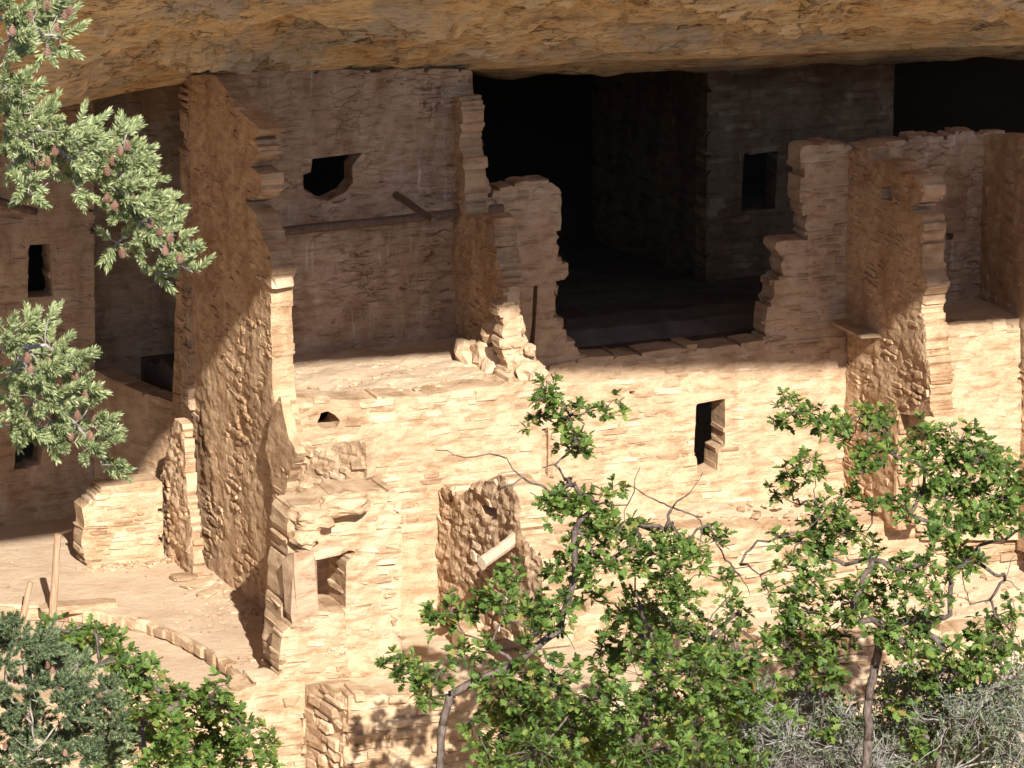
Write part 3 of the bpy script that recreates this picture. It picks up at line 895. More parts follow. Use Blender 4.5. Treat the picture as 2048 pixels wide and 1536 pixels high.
# left-hand house at the back of the plaza
make_wall('plaza_house_wall', 'shaded house wall behind the plaza with two black windows', (0, 2.3), FRONT,
    [(-420, 150), (186, 150), (190, 740), (196, 1120), (-420, 1170)],
    holes=[[(57, 490), (99, 488), (106, 580), (106, 592), (55, 596)], [(34, 858), (92, 850), (80, 934), (28, 940)]],
    t=0.35, mats=(M_BROWN, M_OMUD), proud=(-0.004, 0.01), skip=0.4, course=(0.07, 0.12), cell=0.07)
make_wall('plaza_house_recess_wall', 'dark recessed house wall between the tower and the plaza house', (0, 3.0), FRONT,
    [(180, 150), (420, 150), (420, 900), (180, 900)],
    t=0.3, mats=(M_BROWN, M_OMUD), proud=(-0.004, 0.012), skip=0.35, cell=0.08)
A2, B2 = at_y(186, 900, 2.25)[:2], at_y(350, 900, 0.9)[:2]
make_wall('parapet_wall', 'low shaded wall sloping down to the tower foot beside the plaza house', A2, B2 - A2,
    [(186, 738), (230, 762), (290, 788), (352, 806), (360, 1140), (190, 1130)],
    t=0.3, mats=GPLAST, proud=(-0.004, 0.014), skip=0.4)
make_wall('low_plaza_wall', 'low sunlit wall stub with a stepped broken edge on the plaza', (0, 0.12), FRONT,
    [(178, 1146), (172, 1120), (160, 1104), (166, 1070), (170, 1040), (163, 1012), (190, 1004), (194, 976), (250, 968), (288, 962), (324, 958), (327, 1130)],
    t=0.34, proud=(0.002, 0.016), skip=0.1, course=(0.06, 0.1))
make_wall('tower_foot_stub', 'ragged rubble stub at the rear foot of the tower', (XL - 0.32, 0), LEFT,
    [(322, 960), (334, 900), (350, 832), (366, 850), (372, 930), (378, 1010), (386, 1080), (390, 1165), (326, 1140)],
    t=0.12, proud=(-0.02, 0.03), skip=0.3, slen=(0.1, 0.26), bulge=0.05, mats=(M_OCHRE, M_MUD), rough=0.035, cell=0.04, lump=0.03, tilt_s=0.2, end_keep=.3)

# retaining walls
make_wall('plaza_retaining_wall', 'sunlit retaining wall holding up the plaza edge', (0, -5.5), FRONT,
    [(-700, 1450), (300, 1392), (480, 1380), (520, 1366), (610, 1362), (612, 1660), (-700, 1720)],
    t=0.4, proud=(0.004, 0.05), skip=0.05, course=(0.10, 0.16), slen=(0.2, 0.5), tilt_s=.04)
XLS = float(at_y(604, 1400, -5.42)[0])
A3, B3 = np.array([XLS, -5.42]), at_y(692, 1420, -6.4)[:2]
make_wall('lower_stub_wall', 'stub of large rough blocks below the broken doorway', A3, B3 - A3,
    [(600, 1385), (612, 1370), (650, 1368), (690, 1392), (692, 1640), (600, 1640)],
    t=0.3, proud=(0.0, 0.06), skip=0.05, course=(0.10, 0.17), slen=(0.18, 0.42), bulge=0.05)
make_wall('lower_front_wall', 'sunlit low wall of layered blocks in front of the doorway', (0, -6.42), FRONT,
    [(688, 1394), (720, 1388), (800, 1394), (880, 1384), (1000, 1380), (1010, 1640), (688, 1640)],
    t=0.38, proud=(0.005, 0.055), skip=0.05, course=(0.10, 0.16), slen=(0.2, 0.55), tilt_s=.04)
make_wall('terrace_wall', 'weathered terrace wall of thin stone courses behind the oaks', (0, -1.18), FRONT,
    [(1060, 1072), (1200, 1062), (1400, 1056), (1600, 1050), (1750, 1040), (2060, 1020), (2060, 1300), (1060, 1330)],
    t=0.4, proud=(-0.02, 0.05), skip=0.15, course=(0.06, 0.12), slen=(0.2, 0.6), bulge=0.08, rough=0.04)
make_wall('slope_wall', 'long low retaining wall half hidden by oak leaves', (0, -3.6), FRONT,
    [(930, 1260), (1100, 1235), (1200, 1225), (1330, 1262), (1500, 1290), (1760, 1270), (2060, 1250), (2060, 1560), (930, 1560)],
    t=0.4, proud=(-0.01, 0.06), skip=0.1, course=(0.09, 0.15), slen=(0.2, 0.5), bulge=0.07, rough=0.04)

# ================================================================== timbers, slabs and loose stone
log('ceiling_beam', at_y(520, 468, -0.13), at_y(1006, 416, -0.16), 0.058, M_BEAM, 'long dark horizontal beam along the tower back wall', 'beam', seg=16)
log('beam_stub', at_y(783, 384, 0.15), at_y(868, 442, -1.15) * 1.0, 0.05, M_BEAM, 'short dark pole slanting out of the tower back wall', 'beam')
p0 = at_x(1040, 1070, XSW + 0.08); p1 = p0 + np.array([-0.62, -0.36, -0.17])
log('beam_end', at_y(-20, 398, 2.4), at_y(72, 424, 1.75), 0.05, M_BEAM, 'dark beam end jutting from the plaza house wall', 'beam')
log('pale_log', p0, p1, 0.075, M_PALEWOOD, 'short pale log jutting from the stub wall', 'log', taper=0.95)
log('ladder_pole', at_z(103, 1262, ZP - 0.2), at_z(103, 1262, ZP - 0.2) + np.array([0.1, -0.02, 1.18]), 0.045, M_POLE, 'tall wooden ladder pole rising from the courtyard', 'pole')
log('ladder_pole', at_z(42, 1255, ZP - 0.2), at_z(42, 1255, ZP - 0.2) + np.array([0.13, 0.0, 0.55]), 0.038, M_POLE, 'short leaning wooden ladder pole in the courtyard', 'pole')

def slab(name, label, cat, c, size, mat, rotz=0.0, seed=0, tilt=(0, 0), parent=None):
    me = stone_mesh(300 + seed, mat, name)[0]
    o = bpy.data.objects.new(name, me); COL.objects.link(o)
    o.location = c; o.scale = size; o.rotation_euler = (tilt[0], tilt[1], rotz)
    if parent is not None:
        o.parent = parent; o.location = Vector(c) - parent.matrix_basis.translation
    if label: tag(o, label, cat)
    return o
# doorway: upright jamb slab, lintel slab, boulders fallen on the wall top
c = at_y(603, 1180, -5.36); slab('jamb_slab', 'upright plastered jamb slab beside the broken doorway', 'stone slab', tuple(c), (0.33, 0.26, 0.86), M_BROWN, 0.10, 1)
c = at_y(640, 1098, -5.25); slab('lintel_stone', 'jutting lintel stone over the broken doorway', 'stone slab', tuple(c), (0.5, 0.42, 0.10), M_SAND, 0.1, 2, (0.05, -0.06))
for i, (px, py, w_, h_, lb) in enumerate([(620, 1036, .24, .14, 'rounded boulder on the left top of the doorway wall'), (606, 1074, .18, .11, 'undercut block above the jamb slab'),
                                          (690, 1008, .34, .13, 'broad weathered block on the doorway wall top')]):
    boulder('boulder', tuple(at_y(px, py, -5.2)), (w_, .22, h_), M_MUD, seed=i + 3, sub=3, rough=.4)
    tag(bpy.context.scene.objects[-1] if False else COL.objects[-1], lb, 'boulder')
c = at_x(1712, 656, XRW - 0.10); slab('shelf_slab', 'thin stone shelf jutting from the foot of the right pier', 'stone slab', tuple(c), (0.34, 0.9, 0.05), M_BROWN, 0.0, 5)
slab('cap_stone', 'pale rounded cap stone on the sunlit broken tower edge', 'stone', tuple(at_y(556, 562, -2.88) + np.array([0.02, 0, 0])), (0.27, 0.3, 0.13), M_SAND, 0.05, 6)
# loose slabs on the plaza
for i, (px, py, a, b) in enumerate([(368, 1158, .30, .22), (395, 1172, .38, .24), (420, 1190, .34, .2)]):
    p = at_z(px, py, ZP); slab('flat_stone', 'flat pale stone slab lying on the plaza by the tower foot', 'stone slab', (p[0], p[1], ZP + 0.03), (a, b, 0.05), M_SAND, 0.3 * i, 10 + i)
    tag(COL.objects[-1], group='flat slabs on the plaza')
p = at_z(160, 1216, ZP); slab('kerb_slab', 'long pale slab on the kiva kerb beside the ladder pole', 'stone slab', (p[0] - 0.02, p[1], ZP + 0.02), (0.85, 0.3, 0.1), M_SAND, -0.1, 21)
# kerb stones along the arc
kerb = bpy.data.objects.new('kiva_kerb', None); COL.objects.link(kerb); kerb.location = (float(ARC[4][0]), float(ARC[4][1]), ZP - 0.17)
tag(kerb, 'curved stone kerb stepping down from the plaza to the courtyard', 'kerb')
for i in range(1, len(ARC) - 1):
    a, b = np.array(ARC[i]), np.array(ARC[i + 1]); L = np.linalg.norm(b - a); k = max(1, int(L / 0.15))
    for j in range(k):
        p = a + (b - a) * (j + .5) / k; an = math.atan2(b[1] - a[1], b[0] - a[0])
        m4 = Matrix.Translation((p[0], p[1], ZP - 0.085 + random.uniform(-.02, .006))) @ Matrix.Rotation(an + random.gauss(0, .1), 4, 'Z') @ Matrix.Rotation(random.gauss(0, .08), 4, 'Y') @ Matrix.Diagonal((L / k * random.uniform(1.0, 1.5), 0.09 + random.uniform(0, .07), 0.16 + random.uniform(-.05, .02), 1))
        add_stone(kerb, m4, random.choice((M_MUD, M_SAND)), 'kerb_stone')
# rubble heap at the end of the partition wall: single blocks
RB = [(938, 718, .14), (958, 738, .13), (932, 748, .12), (972, 706, .15), (985, 720, .13), (970, 750, .12), (985, 660, .1), (990, 735, .13), (1000, 690, .09), (1010, 745, .12), (960, 760, .1), (1030, 690, .12),
      (1040, 725, .14), (1055, 745, .14), (1075, 752, .12), (920, 765, .07), (1022, 640, .11), (1020, 600, .10), (1060, 700, .07), (950, 700, .1)]
WORDS = ['wedge shaped', 'squarish', 'small angular', 'upright', 'leaning', 'broad', 'pointed', 'pale', 'low', 'tall', 'rounded', 'blocky', 'flat', 'tiny', 'tilted', 'topmost', 'thin', 'chipped']
for i, (px, py, r) in enumerate(RB):
    yy = -0.75 - 1.4 * (px - 920) / 150 - random.uniform(0, .15)
    yy = max(yy, -2.22)
    p = at_y(px, py, yy)
    o = boulder('rubble_block', tuple(p), (r * 1.15, r * random.uniform(.9, 1.3), r * random.uniform(1.2, 2.2)), M_SAND, seed=20 + i, rough=.55, rot=random.uniform(0, 3), sub=2)
    o.rotation_euler = (random.gauss(0, .35), random.gauss(0, .35), 0)
    tag(o, 'loose angular block in the rubble heap at the end of the partition wall', 'rubble', 'rubble at the partition wall end')
# blocks along the ledge in front of that heap
for i, (px, py, w_, h_, lb) in enumerate([(962, 785, .34, .17, 'short ledge block on the tower front wall'), (1045, 778, .68, .17, 'long ledge block on the tower front wall below the rubble'),
                                          (860, 792, .6, .09, 'thin ledge slab in the middle of the tower front wall'), (745, 800, .5, .08, 'thin ledge slab towards the tower corner')]):
    slab('ledge_block', lb, 'stone block', tuple(at_y(px, py, -2.14)), (w_, .34, h_), M_SAND, 0.0, 30 + i, (0, 0.0))

# pebbles and chips (nobody could count them)
def chips(name, label, n, pfn, mat, smin=0.01, smax=0.045):
    vv, ff = [], []
    vr = stones_for(mat)
    for i in range(n):
        p = pfn()
        if p is None: continue
        me, V, F_ = random.choice(vr)
        s = random.uniform(smin, smax)
        M4 = np.array(Matrix.Rotation(random.uniform(0, 6.3), 3, 'Z') @ Matrix.Rotation(random.uniform(-.4, .4), 3, 'X') @ Matrix.Diagonal((s * random.uniform(1, 2), s * random.uniform(.8, 1.4), s * .6)))
        k0 = len(vv); vv.extend((V @ M4.T + np.array(p)).tolist()); ff.extend(tuple(k0 + q for q in f) for f in F_)
    tag(mesh_obj(name, vv, ff, mat), label, kind='stuff')
def p_plaza():
    x, y = random.uniform(-8.5, -4.3), random.uniform(-4.7, 1.8)
    if random.random() < .6:
        q = at_z(random.gauss(470, 60), random.gauss(1215, 22), ZP); x, y = q[0], q[1]
    return (x, y, ZP + 0.005) if inside(plaza_poly, np.array([x]), np.array([y]))[0] else None
chips('gravel', 'pale stone chips scattered on the plaza', 420, p_plaza, M_SAND, .008, .03)
chips('wall_foot_rubble', 'small fallen stones along the plaza wall feet', 260, lambda: random.choice(((XL - .06 - abs(random.gauss(0, .12)), random.uniform(-3, .6), ZP + .01), (random.uniform(-5.7, -4.5), .1 - abs(random.gauss(0, .12)), ZP + .01), (random.uniform(-5.2, -4.6), random.uniform(-5.3, -3.6), ZP - .03))), M_SAND, .015, .06)
chips('rubble_gravel', 'small rubble on the terraces below the long wall', 900, lambda: (random.uniform(-1, 8), (y := random.uniform(-3.4, -.1)), (-1.84 if y > -1.1 else -2.74 + .18 * (y + 1.0))), M_SAND, .02, .09)
chips('floor_gravel', 'rubble scattered on the tower room floor', 260, lambda: (random.uniform(-3.8, -.8), random.uniform(-2.1, -.1), 0.61), M_SAND, .015, .07)
chips('slope_gravel', 'stones strewn over the rubble slope', 900, lambda: (random.uniform(-4.5, 8), (y := random.uniform(-7.8, -3.8)), -2.95 + 0.22 * (y + 3.3)), M_SAND, .03, .12)

# ================================================================== VEGETATION
LEAF_HALF = [(0, 0), (.14, .05), (.22, .20), (.33, .10), (.45, .33), (.57, .15), (.70, .33), (.80, .14), (.90, .17), (1.0, 0)]
def leaf_verts():
    """two folded halves sharing the midrib ends"""
    up = [(x, y, 0.22 * y) for x, y in LEAF_HALF]
    dn = [(x, -y, 0.22 * y) for x, y in LEAF_HALF[1:-1]]
    v = np.array(up + dn); v[:, 2] -= 0.12 * v[:, 0] ** 2
    n = len(up)
    f = [tuple(range(n))[::-1], (0,) + tuple(range(n, n + len(dn))) + (n - 1,)]
    return v, f
LV, LF = leaf_verts()
def small_leaf():
    v = np.array([(0, 0, 0), (.35, .16, .03), (.75, .14, .02), (1, 0, -.05), (.75, -.14, .02), (.35, -.16, .03)])
    return v, [(5, 4, 3, 2, 1, 0)]
SV, SF = small_leaf()

def rand_rot(dirv, spin):
    x = dirv / (np.linalg.norm(dirv) + 1e-9)
    a = np.array([0, 0, 1.0]) if abs(x[2]) < .95 else np.array([1.0, 0, 0])
    y = np.cross(a, x); y /= np.linalg.norm(y)
    z = np.cross(x, y)
    y2 = y * cos(spin) + z * sin(spin); z2 = -y * sin(spin) + z * cos(spin)
    return np.stack([x, y2, z2], 1)

class Geo:
    def __init__(s): s.v, s.f = [], []; s.n = 0
    def add(s, v, f):
        s.v.append(np.asarray(v, float)); k = s.n
        s.f.extend(tuple(q + k for q in t) for t in f); s.n += len(v)
    def build(s, name, mat, parent=None, loc=(0, 0, 0), smooth=False, kind=None):
        o = mesh_obj(name, np.concatenate(s.v), s.f, mat, parent=parent, loc=loc, smooth=smooth)
        if kind: o['kind'] = kind
        return o

def grow_skeleton(roots, nodes, rs):
    """attach each node to the nearest already grown node (lower ones preferred); returns parents and loads"""
    pts = [np.array(p) for p in roots]
    par = [-1] + list(range(len(roots) - 1))
    todo = sorted([np.array(p) for p in nodes], key=lambda p: np.linalg.norm(p - pts[-1]))
    while todo:
        best = None
        for i, q in enumerate(todo):
            dd = [np.linalg.norm(q - p) + 0.35 * max(0, p[2] - q[2]) for p in pts]
            k = int(np.argmin(dd))
            if best is None or dd[k] < best[0]: best = (dd[k], i, k)
        _, i, k = best
        pts.append(todo.pop(i)); par.append(k)
    load = [1] * len(pts)
    for i in range(len(pts) - 1, 0, -1):
        pass
    ch = [[] for _ in pts]
    for i, p in enumerate(par):
        if p >= 0: ch[p].append(i)
    order = []
    st = [0]
    while st:
        i = st.pop(); order.append(i); st.extend(ch[i])
    for i in reversed(order): load[i] = 1 + sum(load[c_] for c_ in ch[i])
    return pts, par, load

def oak(name, label, clumps, trunk, y, rs, leaf=0.105, dens=1.0, r_tip=0.006, mat=M_OAKLEAF, bark=M_OAKBARK, lv=(LV, LF), twig_only=(), group=None, per=6, thick=1.0, cat='tree', depth=0.9):
    R = random.Random(rs)
    pxm = FPX / (DIST + y / cos(TH) * 0.95)
    def pos(px, py, dy=0.0): return at_y(px, py, y + dy)
    T = [pos(*q[:2], q[2] if len(q) > 2 else 0.0) for q in trunk]
    nodes, info = [], []
    for (px, py, r) in clumps:
        p = pos(px, py, R.uniform(-depth, depth)); nodes.append(p); info.append((p, r / pxm))
    for q in twig_only: nodes.append(pos(q[0], q[1], R.uniform(-.3, .3)))
    pts, par, load = grow_skeleton(T, nodes, rs)
    wood, crown = Geo(), Geo()
    base = T[0]
    for i in range(1, len(pts)):
        a, b = pts[par[i]], pts[i]
        ra, rb = r_tip * sqrt(load[par[i]]) * 1.25 * thick, r_tip * sqrt(load[i]) * 1.25 * thick
        if i >= len(T) and par[i] >= 0: ra = min(ra, rb * 1.5)
        n_ = max(3, int(np.linalg.norm(b - a) / .12))
        L = np.linalg.norm(b - a)
        pl = []
        for k in range(n_ + 1):
            t = k / n_
            w_ = sin(pi * t) * L * (0.10 if i >= len(T) else 0.035)
            pl.append(a + (b - a) * t + np.array([nz(t * 2.2 + i, 1.1, rs), nz(t * 2.2 + i, 5.1, rs), nz(t * 2.2 + i, 9.1, rs) + .25]) * w_ * 2)
        wood.add(*tube(pl, [ra + (rb - ra) * k / n_ for k in range(n_ + 1)], 6 if ra > .02 else 4, True))
    V0, F0 = lv
    for (c, r) in info:
        nc = max(5, int(380 * r * r * dens * (0.105 / leaf) ** 2))
        for k in range(nc):
            dv = np.array([R.gauss(0, 1), R.gauss(0, 1), R.gauss(0, .8)]); dv /= np.linalg.norm(dv)
            p = c + dv * r * (R.random() ** 0.45)
            if k % 2 == 0:
                m = (c + p) / 2 + np.array([R.gauss(0, .03), R.gauss(0, .03), R.uniform(0, .05)])
                wood.add(*tube([c, m, p], [.0055, .004, .0025], 3, False))
            axis = dv * .6 + np.array([0, -.25, .55]); axis /= np.linalg.norm(axis)
            B = rand_rot(axis, R.uniform(0, 6.28))
            for q in range(per + R.randint(-1, 1)):
                an = 2 * pi * q / per + R.uniform(-.3, .3)
                el = R.uniform(.35, 1.35)
                dl = B @ np.array([cos(el), sin(el) * cos(an), sin(el) * sin(an)]) + np.array([0, 0, -.12])
                s = leaf * R.uniform(.5, 1.3)
                Mx = rand_rot(dl, R.gauss(0, .5))
                crown.add(V0 * s @ Mx.T + p, F0)
    root = bpy.data.objects.new(name, None); COL.objects.link(root); root.location = base.tolist()
    tag(root, label, cat, group)
    wood.build('trunk', bark, root, tuple(base), True)
    if crown.v: crown.build('crown', mat, root, tuple(base), False, 'stuff')
    return root

OAK_A = [(1085, 800, 34), (1108, 775, 26), (1140, 832, 36), (1062, 838, 26), (1148, 895, 36), (1150, 880, 24), (1216, 812, 32), (1130, 850, 26), (1165, 905, 22), (1110, 1010, 42), (1150, 1015, 48), (1190, 1010, 40),
         (1130, 995, 34), (1175, 1075, 44), (1235, 968, 20), (1240, 1062, 34), (1210, 1060, 34), (1280, 1085, 44), (1320, 1110, 44), (1360, 1085, 36), (1430, 1082, 32), (1400, 1110, 34), (1130, 1140, 46),
         (1210, 1128, 46), (1185, 1145, 34), (1340, 1160, 46), (1440, 1160, 26), (1370, 1185, 36), (1290, 1140, 30), (900, 1222, 44), (880, 1245, 30), (960, 1210, 40), (1005, 1195, 40), (1020, 1150, 28), (1030, 1175, 26),
         (1062, 1220, 46), (1110, 1235, 44), (1075, 1265, 34), (1130, 1205, 30), (800, 1335, 40), (840, 1362, 44), (880, 1340, 32), (930, 1310, 34), (975, 1300, 30), (860, 1395, 30),
         (1000, 1372, 50), (1060, 1340, 44)]
OAK_A2 = [(1245, 1230, 62), (1310, 1215, 60), (1350, 1265, 74), (1260, 1290, 70), (1420, 1285, 66), (1470, 1330, 64), (1380, 1340, 78), (1300, 1360, 74), (1200, 1310, 50), (1180, 1190, 28),
          (1480, 1225, 34), (1455, 1195, 26), (1475, 1250, 28), (1510, 1300, 40), (1440, 1400, 80), (1340, 1430, 84), (1230, 1400, 60), (1520, 1390, 62),
          (1100, 1370, 70), (1060, 1420, 74), (1130, 1430, 84), (1180, 1400, 60), (1000, 1470, 66), (1080, 1500, 90), (1190, 1500, 84), (1290, 1510, 90), (1400, 1500, 90), (1500, 1480, 70), (980, 1525, 50),
          (940, 1440, 30), (1560, 1440, 50), (1470, 1430, 70), (1390, 1450, 80), (1240, 1460, 80), (1150, 1470, 80), (1040, 1540, 80), (1240, 1550, 80), (1350, 1560, 80), (1450, 1550, 80), (1140, 1560, 80), (1020, 1420, 60), (1290, 1290, 50), (1420, 1350, 70)]
TW_A = [(1180, 1100), (1330, 1060), (1450, 1120), (1420, 1050), (1480, 1150), (1500, 1190), (1390, 1150), (980, 1290), (1010, 1240), (1150, 1300), (930, 1270), (870, 900), (930, 915), (1000, 912), (1045, 955), (1085, 935), (1060, 985), (985, 1000), (1280, 935), (1290, 990), (1275, 1050), (1255, 1010), (1320, 1005), (1345, 1015), (1380, 985), (1405, 945), (1260, 1100),
        (1345, 1045), (1400, 1040), (1110, 930), (1100, 985), (1130, 960), (1150, 970)]
oak('gambel_oak', 'scrub oak with thin leafy stems reaching up in front of the long wall', OAK_A, [(875, 1700), (878, 1560), (885, 1450), (900, 1390), (1030, 1330), (1120, 1260), (1150, 1150), (1150, 1060)], -10.6, 3, twig_only=TW_A, depth=.5, group=None, thick=.6, dens=1.15)
oak('gambel_oak', 'dense dark green scrub oak thicket beside the grey dead brush', OAK_A2, [(1240, 1720), (1250, 1600), (1270, 1500), (1300, 1400), (1310, 1310), (1270, 1180), (1270, 1120)], -10.0, 5, depth=1.2, dens=0.8)
OAK_B = [(1572, 818, 32), (1552, 845, 22), (1600, 826, 28), (1640, 835, 38), (1680, 858, 34), (1720, 835, 26), (1755, 860, 34), (1740, 825, 22), (1770, 840, 28), (1700, 880, 28), (1618, 925, 34), (1580, 955, 30), (1630, 955, 24), (1585, 990, 16), (1540, 985, 14),
         (1735, 905, 32), (1780, 905, 26), (1720, 945, 24), (1850, 860, 26), (1865, 890, 44), (1920, 880, 44), (1900, 935, 56), (1960, 915, 52), (2015, 935, 50), (1850, 940, 40), (1845, 985, 38), (1890, 1000, 52), (1950, 985, 60),
         (2010, 1000, 56), (1880, 1055, 44), (1930, 1060, 50), (1985, 1055, 40), (2040, 1040, 40), (2050, 975, 44), (1820, 1030, 30), (1920, 1110, 34), (1700, 990, 24), (1690, 1030, 20), (1740, 1010, 20), (1790, 1000, 22),
         (1655, 1015, 34), (1630, 1060, 40), (1680, 1070, 44), (1600, 1085, 30), (1640, 1110, 34), (1575, 1130, 22), (1555, 1075, 20), (1745, 1095, 26), (1745, 1120, 18),
         (1800, 1140, 34), (1850, 1130, 40), (1900, 1150, 36), (1830, 1185, 40), (1870, 1200, 34), (1940, 1120, 34), (1590, 1190, 40), (1560, 1225, 30), (1620, 1225, 42), (1680, 1200, 40), (1720, 1180, 32), (1755, 1180, 36), (1700, 1235, 36), (1745, 1220, 30),
         (1550, 1260, 30), (1530, 1180, 24), (1640, 1290, 32), (1680, 1270, 34), (1800, 1280, 36), (1850, 1260, 26), (1970, 1250, 40), (1940, 1280, 30), (1620, 1160, 40), (1570, 1290, 36), (1600, 1260, 34), (1760, 1250, 40), (1820, 1240, 36), (1890, 1300, 36), (1990, 1290, 40), (2030, 1220, 30), (1660, 1330, 40), (1590, 1330, 40), (1830, 1310, 40)]
TW_B = [(1690, 1130), (1735, 1060), (1750, 1015), (1810, 1015), (1870, 1240), (1930, 1180), (2010, 1160), (2040, 1060), (2030, 1110), (1930, 1130), (1960, 1090), (2010, 1080), (2040, 1180), (1990, 1230), (2040, 1290), (1940, 1210), (1900, 1230), (1480, 1130), (1520, 1150), (1500, 1100), (1650, 1020), (1630, 1000), (1600, 1010), (1555, 1005), (1980, 1200), (2020, 1260), (1990, 1150)]
oak('gambel_oak', 'gnarled oak with a thick dark trunk and open crown at the wing wall', OAK_B, [(1715, 1720), (1722, 1600), (1735, 1480), (1738, 1400), (1750, 1330), (1765, 1270)], -9.6, 9, twig_only=TW_B, depth=.6, thick=.48, r_tip=.0075, dens=1.15)
OAK_C = [(120, 1262, 34), (180, 1268, 40), (150, 1300, 40), (240, 1310, 44), (200, 1330, 44), (188, 1255, 20), (290, 1340, 42), (265, 1370, 46), (330, 1395, 46), (290, 1420, 50), (380, 1400, 34), (440, 1372, 24), (415, 1400, 32), (450, 1415, 34), (400, 1440, 46), (480, 1440, 34),
         (350, 1450, 40), (500, 1470, 30), (540, 1490, 26), (440, 1480, 44), (360, 1500, 60), (300, 1480, 60), (480, 1520, 44), (545, 1525, 26), (250, 1430, 50), (420, 1530, 60), (320, 1540, 60), (230, 1500, 50), (90, 1280, 26)]
oak('gambel_oak', 'bright green scrub oak below the plaza edge beside the blue fir', OAK_C, [(300, 1760), (300, 1640), (290, 1540), (280, 1450)], -11.0, 13, depth=.9, dens=1.15)

# dead grey brush and sage at the lower right
def brush(name, label, blobs, trunk, y, rs, n_tw=26, leafy=0.35, group=None):
    R = random.Random(rs)
    wood, crown = Geo(), Geo()
    pxm = FPX / (DIST + y / cos(TH) * 0.95)
    base = at_y(*trunk[0], y)
    prev = [at_y(*q, y) for q in trunk]
    wood.add(*tube(prev, [.03, .022, .015][:len(prev)] + [.012] * max(0, len(prev) - 3), 5))
    for (px, py, r) in blobs:
        c = at_y(px, py, y + R.uniform(-.6, .6)); rm = r / pxm
        a = prev[-1]
        mid = (a + c) / 2 + np.array([R.gauss(0, .1), R.gauss(0, .1), R.gauss(0, .1)])
        wood.add(*tube([a, mid, c], [.014, .011, .009], 4, False))
        for k in range(int(n_tw * (r / 70))):
            dv = np.array([R.gauss(0, 1), R.gauss(0, 1), R.gauss(.3, .7)]); dv /= np.linalg.norm(dv)
            p = c + dv * rm * R.uniform(.1, .4); pl = [p]
            dcur = dv.copy()
            L = rm * R.uniform(.6, 1.7)
            for j in range(6):
                dcur = dcur + np.array([R.gauss(0, .35), R.gauss(0, .35), R.gauss(0, .35)]); dcur /= np.linalg.norm(dcur)
                pl.append(pl[-1] + dcur * L / 6)
            r0 = R.choice((R.uniform(.003, .006), R.uniform(.006, .014)))
            wood.add(*tube(pl, [r0 * (1 - j / 8) for j in range(7)], 3, False))
            if R.random() < leafy:
                for q in pl[2:]:
                    for z_ in range(4):
                        dl = np.array([R.gauss(0, 1), R.gauss(0, 1), R.gauss(.3, 1)])
                        crown.add(SV * R.uniform(.04, .075) @ rand_rot(dl, R.uniform(0, 6)).T + q, SF)
    root = bpy.data.objects.new(name, None); COL.objects.link(root); root.location = base.tolist()
    tag(root, label, 'bush', group)
    wood.build('branches', M_GREYBARK, root, tuple(base), True, 'stuff')
    if crown.v: crown.build('foliage', M_SAGELEAF, root, tuple(base), False, 'stuff')
brush('dead_brush', 'tangled grey dead brush at the foot of the gnarled oak', [(1500, 1450, 60), (1560, 1440, 70), (1620, 1430, 60), (1660, 1470, 70), (1540, 1510, 80), (1620, 1520, 80), (1700, 1500, 50), (1480, 1510, 60), (1580, 1480, 70), (1520, 1400, 50), (1600, 1390, 50), (1690, 1440, 50), (1560, 1540, 80), (1660, 1540, 80), (1740, 1540, 60), (1440, 1540, 50)], [(1590, 1700), (1590, 1600), (1590, 1520)], -8.9, 31, 80, 0.2)
brush('sage_bush', 'grey green leafy bush right of the thick oak trunk', [(1800, 1370, 60), (1850, 1400, 70), (1900, 1440, 70), (1800, 1450, 70), (1870, 1510, 80), (1960, 1420, 80), (2010, 1370, 70), (2030, 1450, 80), (1980, 1500, 90), (1780, 1510, 60), (2040, 1520, 70), (1930, 1360, 50)], [(1900, 1720), (1900, 1620), (1905, 1540)], -9.0, 37, 75, 0.5)
oak('gambel_oak', 'small oak sapling growing through the grey green bush', [(1900, 1340, 50), (1950, 1330, 46), (1990, 1320, 40), (1890, 1390, 46), (1840, 1360, 34), (1800, 1400, 40), (1650, 1350, 44), (1600, 1330, 36), (1690, 1420, 36), (1840, 1470, 44), (1930, 1470, 40), (2020, 1310, 36), (1560, 1300, 26), (1640, 1460, 30)], [(1870, 1740), (1870, 1620), (1880, 1500), (1890, 1420)], -9.3, 41, depth=.5, dens=.95)

oak('gambel_oak', 'low shady oak scrub behind the grey dead brush', [(1480, 1440, 60), (1550, 1420, 60), (1620, 1400, 50), (1680, 1450, 60), (1560, 1500, 80), (1660, 1520, 80), (1780, 1420, 60), (1850, 1430, 70), (1940, 1430, 70), (2020, 1420, 70), (1800, 1510, 80), (1900, 1520, 80), (2000, 1510, 80)], [(1760, 1760), (1760, 1640), (1765, 1560)], -8.0, 61, depth=.5, dens=1.1)
# conifers
def sprig(G, p, dv, L, rad, R, n=54):
    dv = dv / np.linalg.norm(dv)
    B = rand_rot(dv, R.uniform(0, 6.28))
    for k in range(n):
        t = (k + R.random()) / n
        an = k * 2.399 + R.uniform(-.3, .3)
        el = 0.95 - 0.6 * t ** 2 + R.uniform(-.12, .12)
        dn = B @ np.array([cos(el), sin(el) * cos(an), sin(el) * sin(an)])
        ln = rad * R.uniform(.9, 1.25)
        o = p + dv * L * t
        s = np.cross(dn, np.array([R.gauss(0, 1), R.gauss(0, 1), R.gauss(0, 1)])); s /= np.linalg.norm(s) + 1e-9
        w_ = .0064
        G.add([o - s * w_ * .6, o + dn * ln * .5 - s * w_, o + dn * ln, o + dn * ln * .5 + s * w_, o + s * w_ * .6], [(0, 1, 2, 3, 4)])

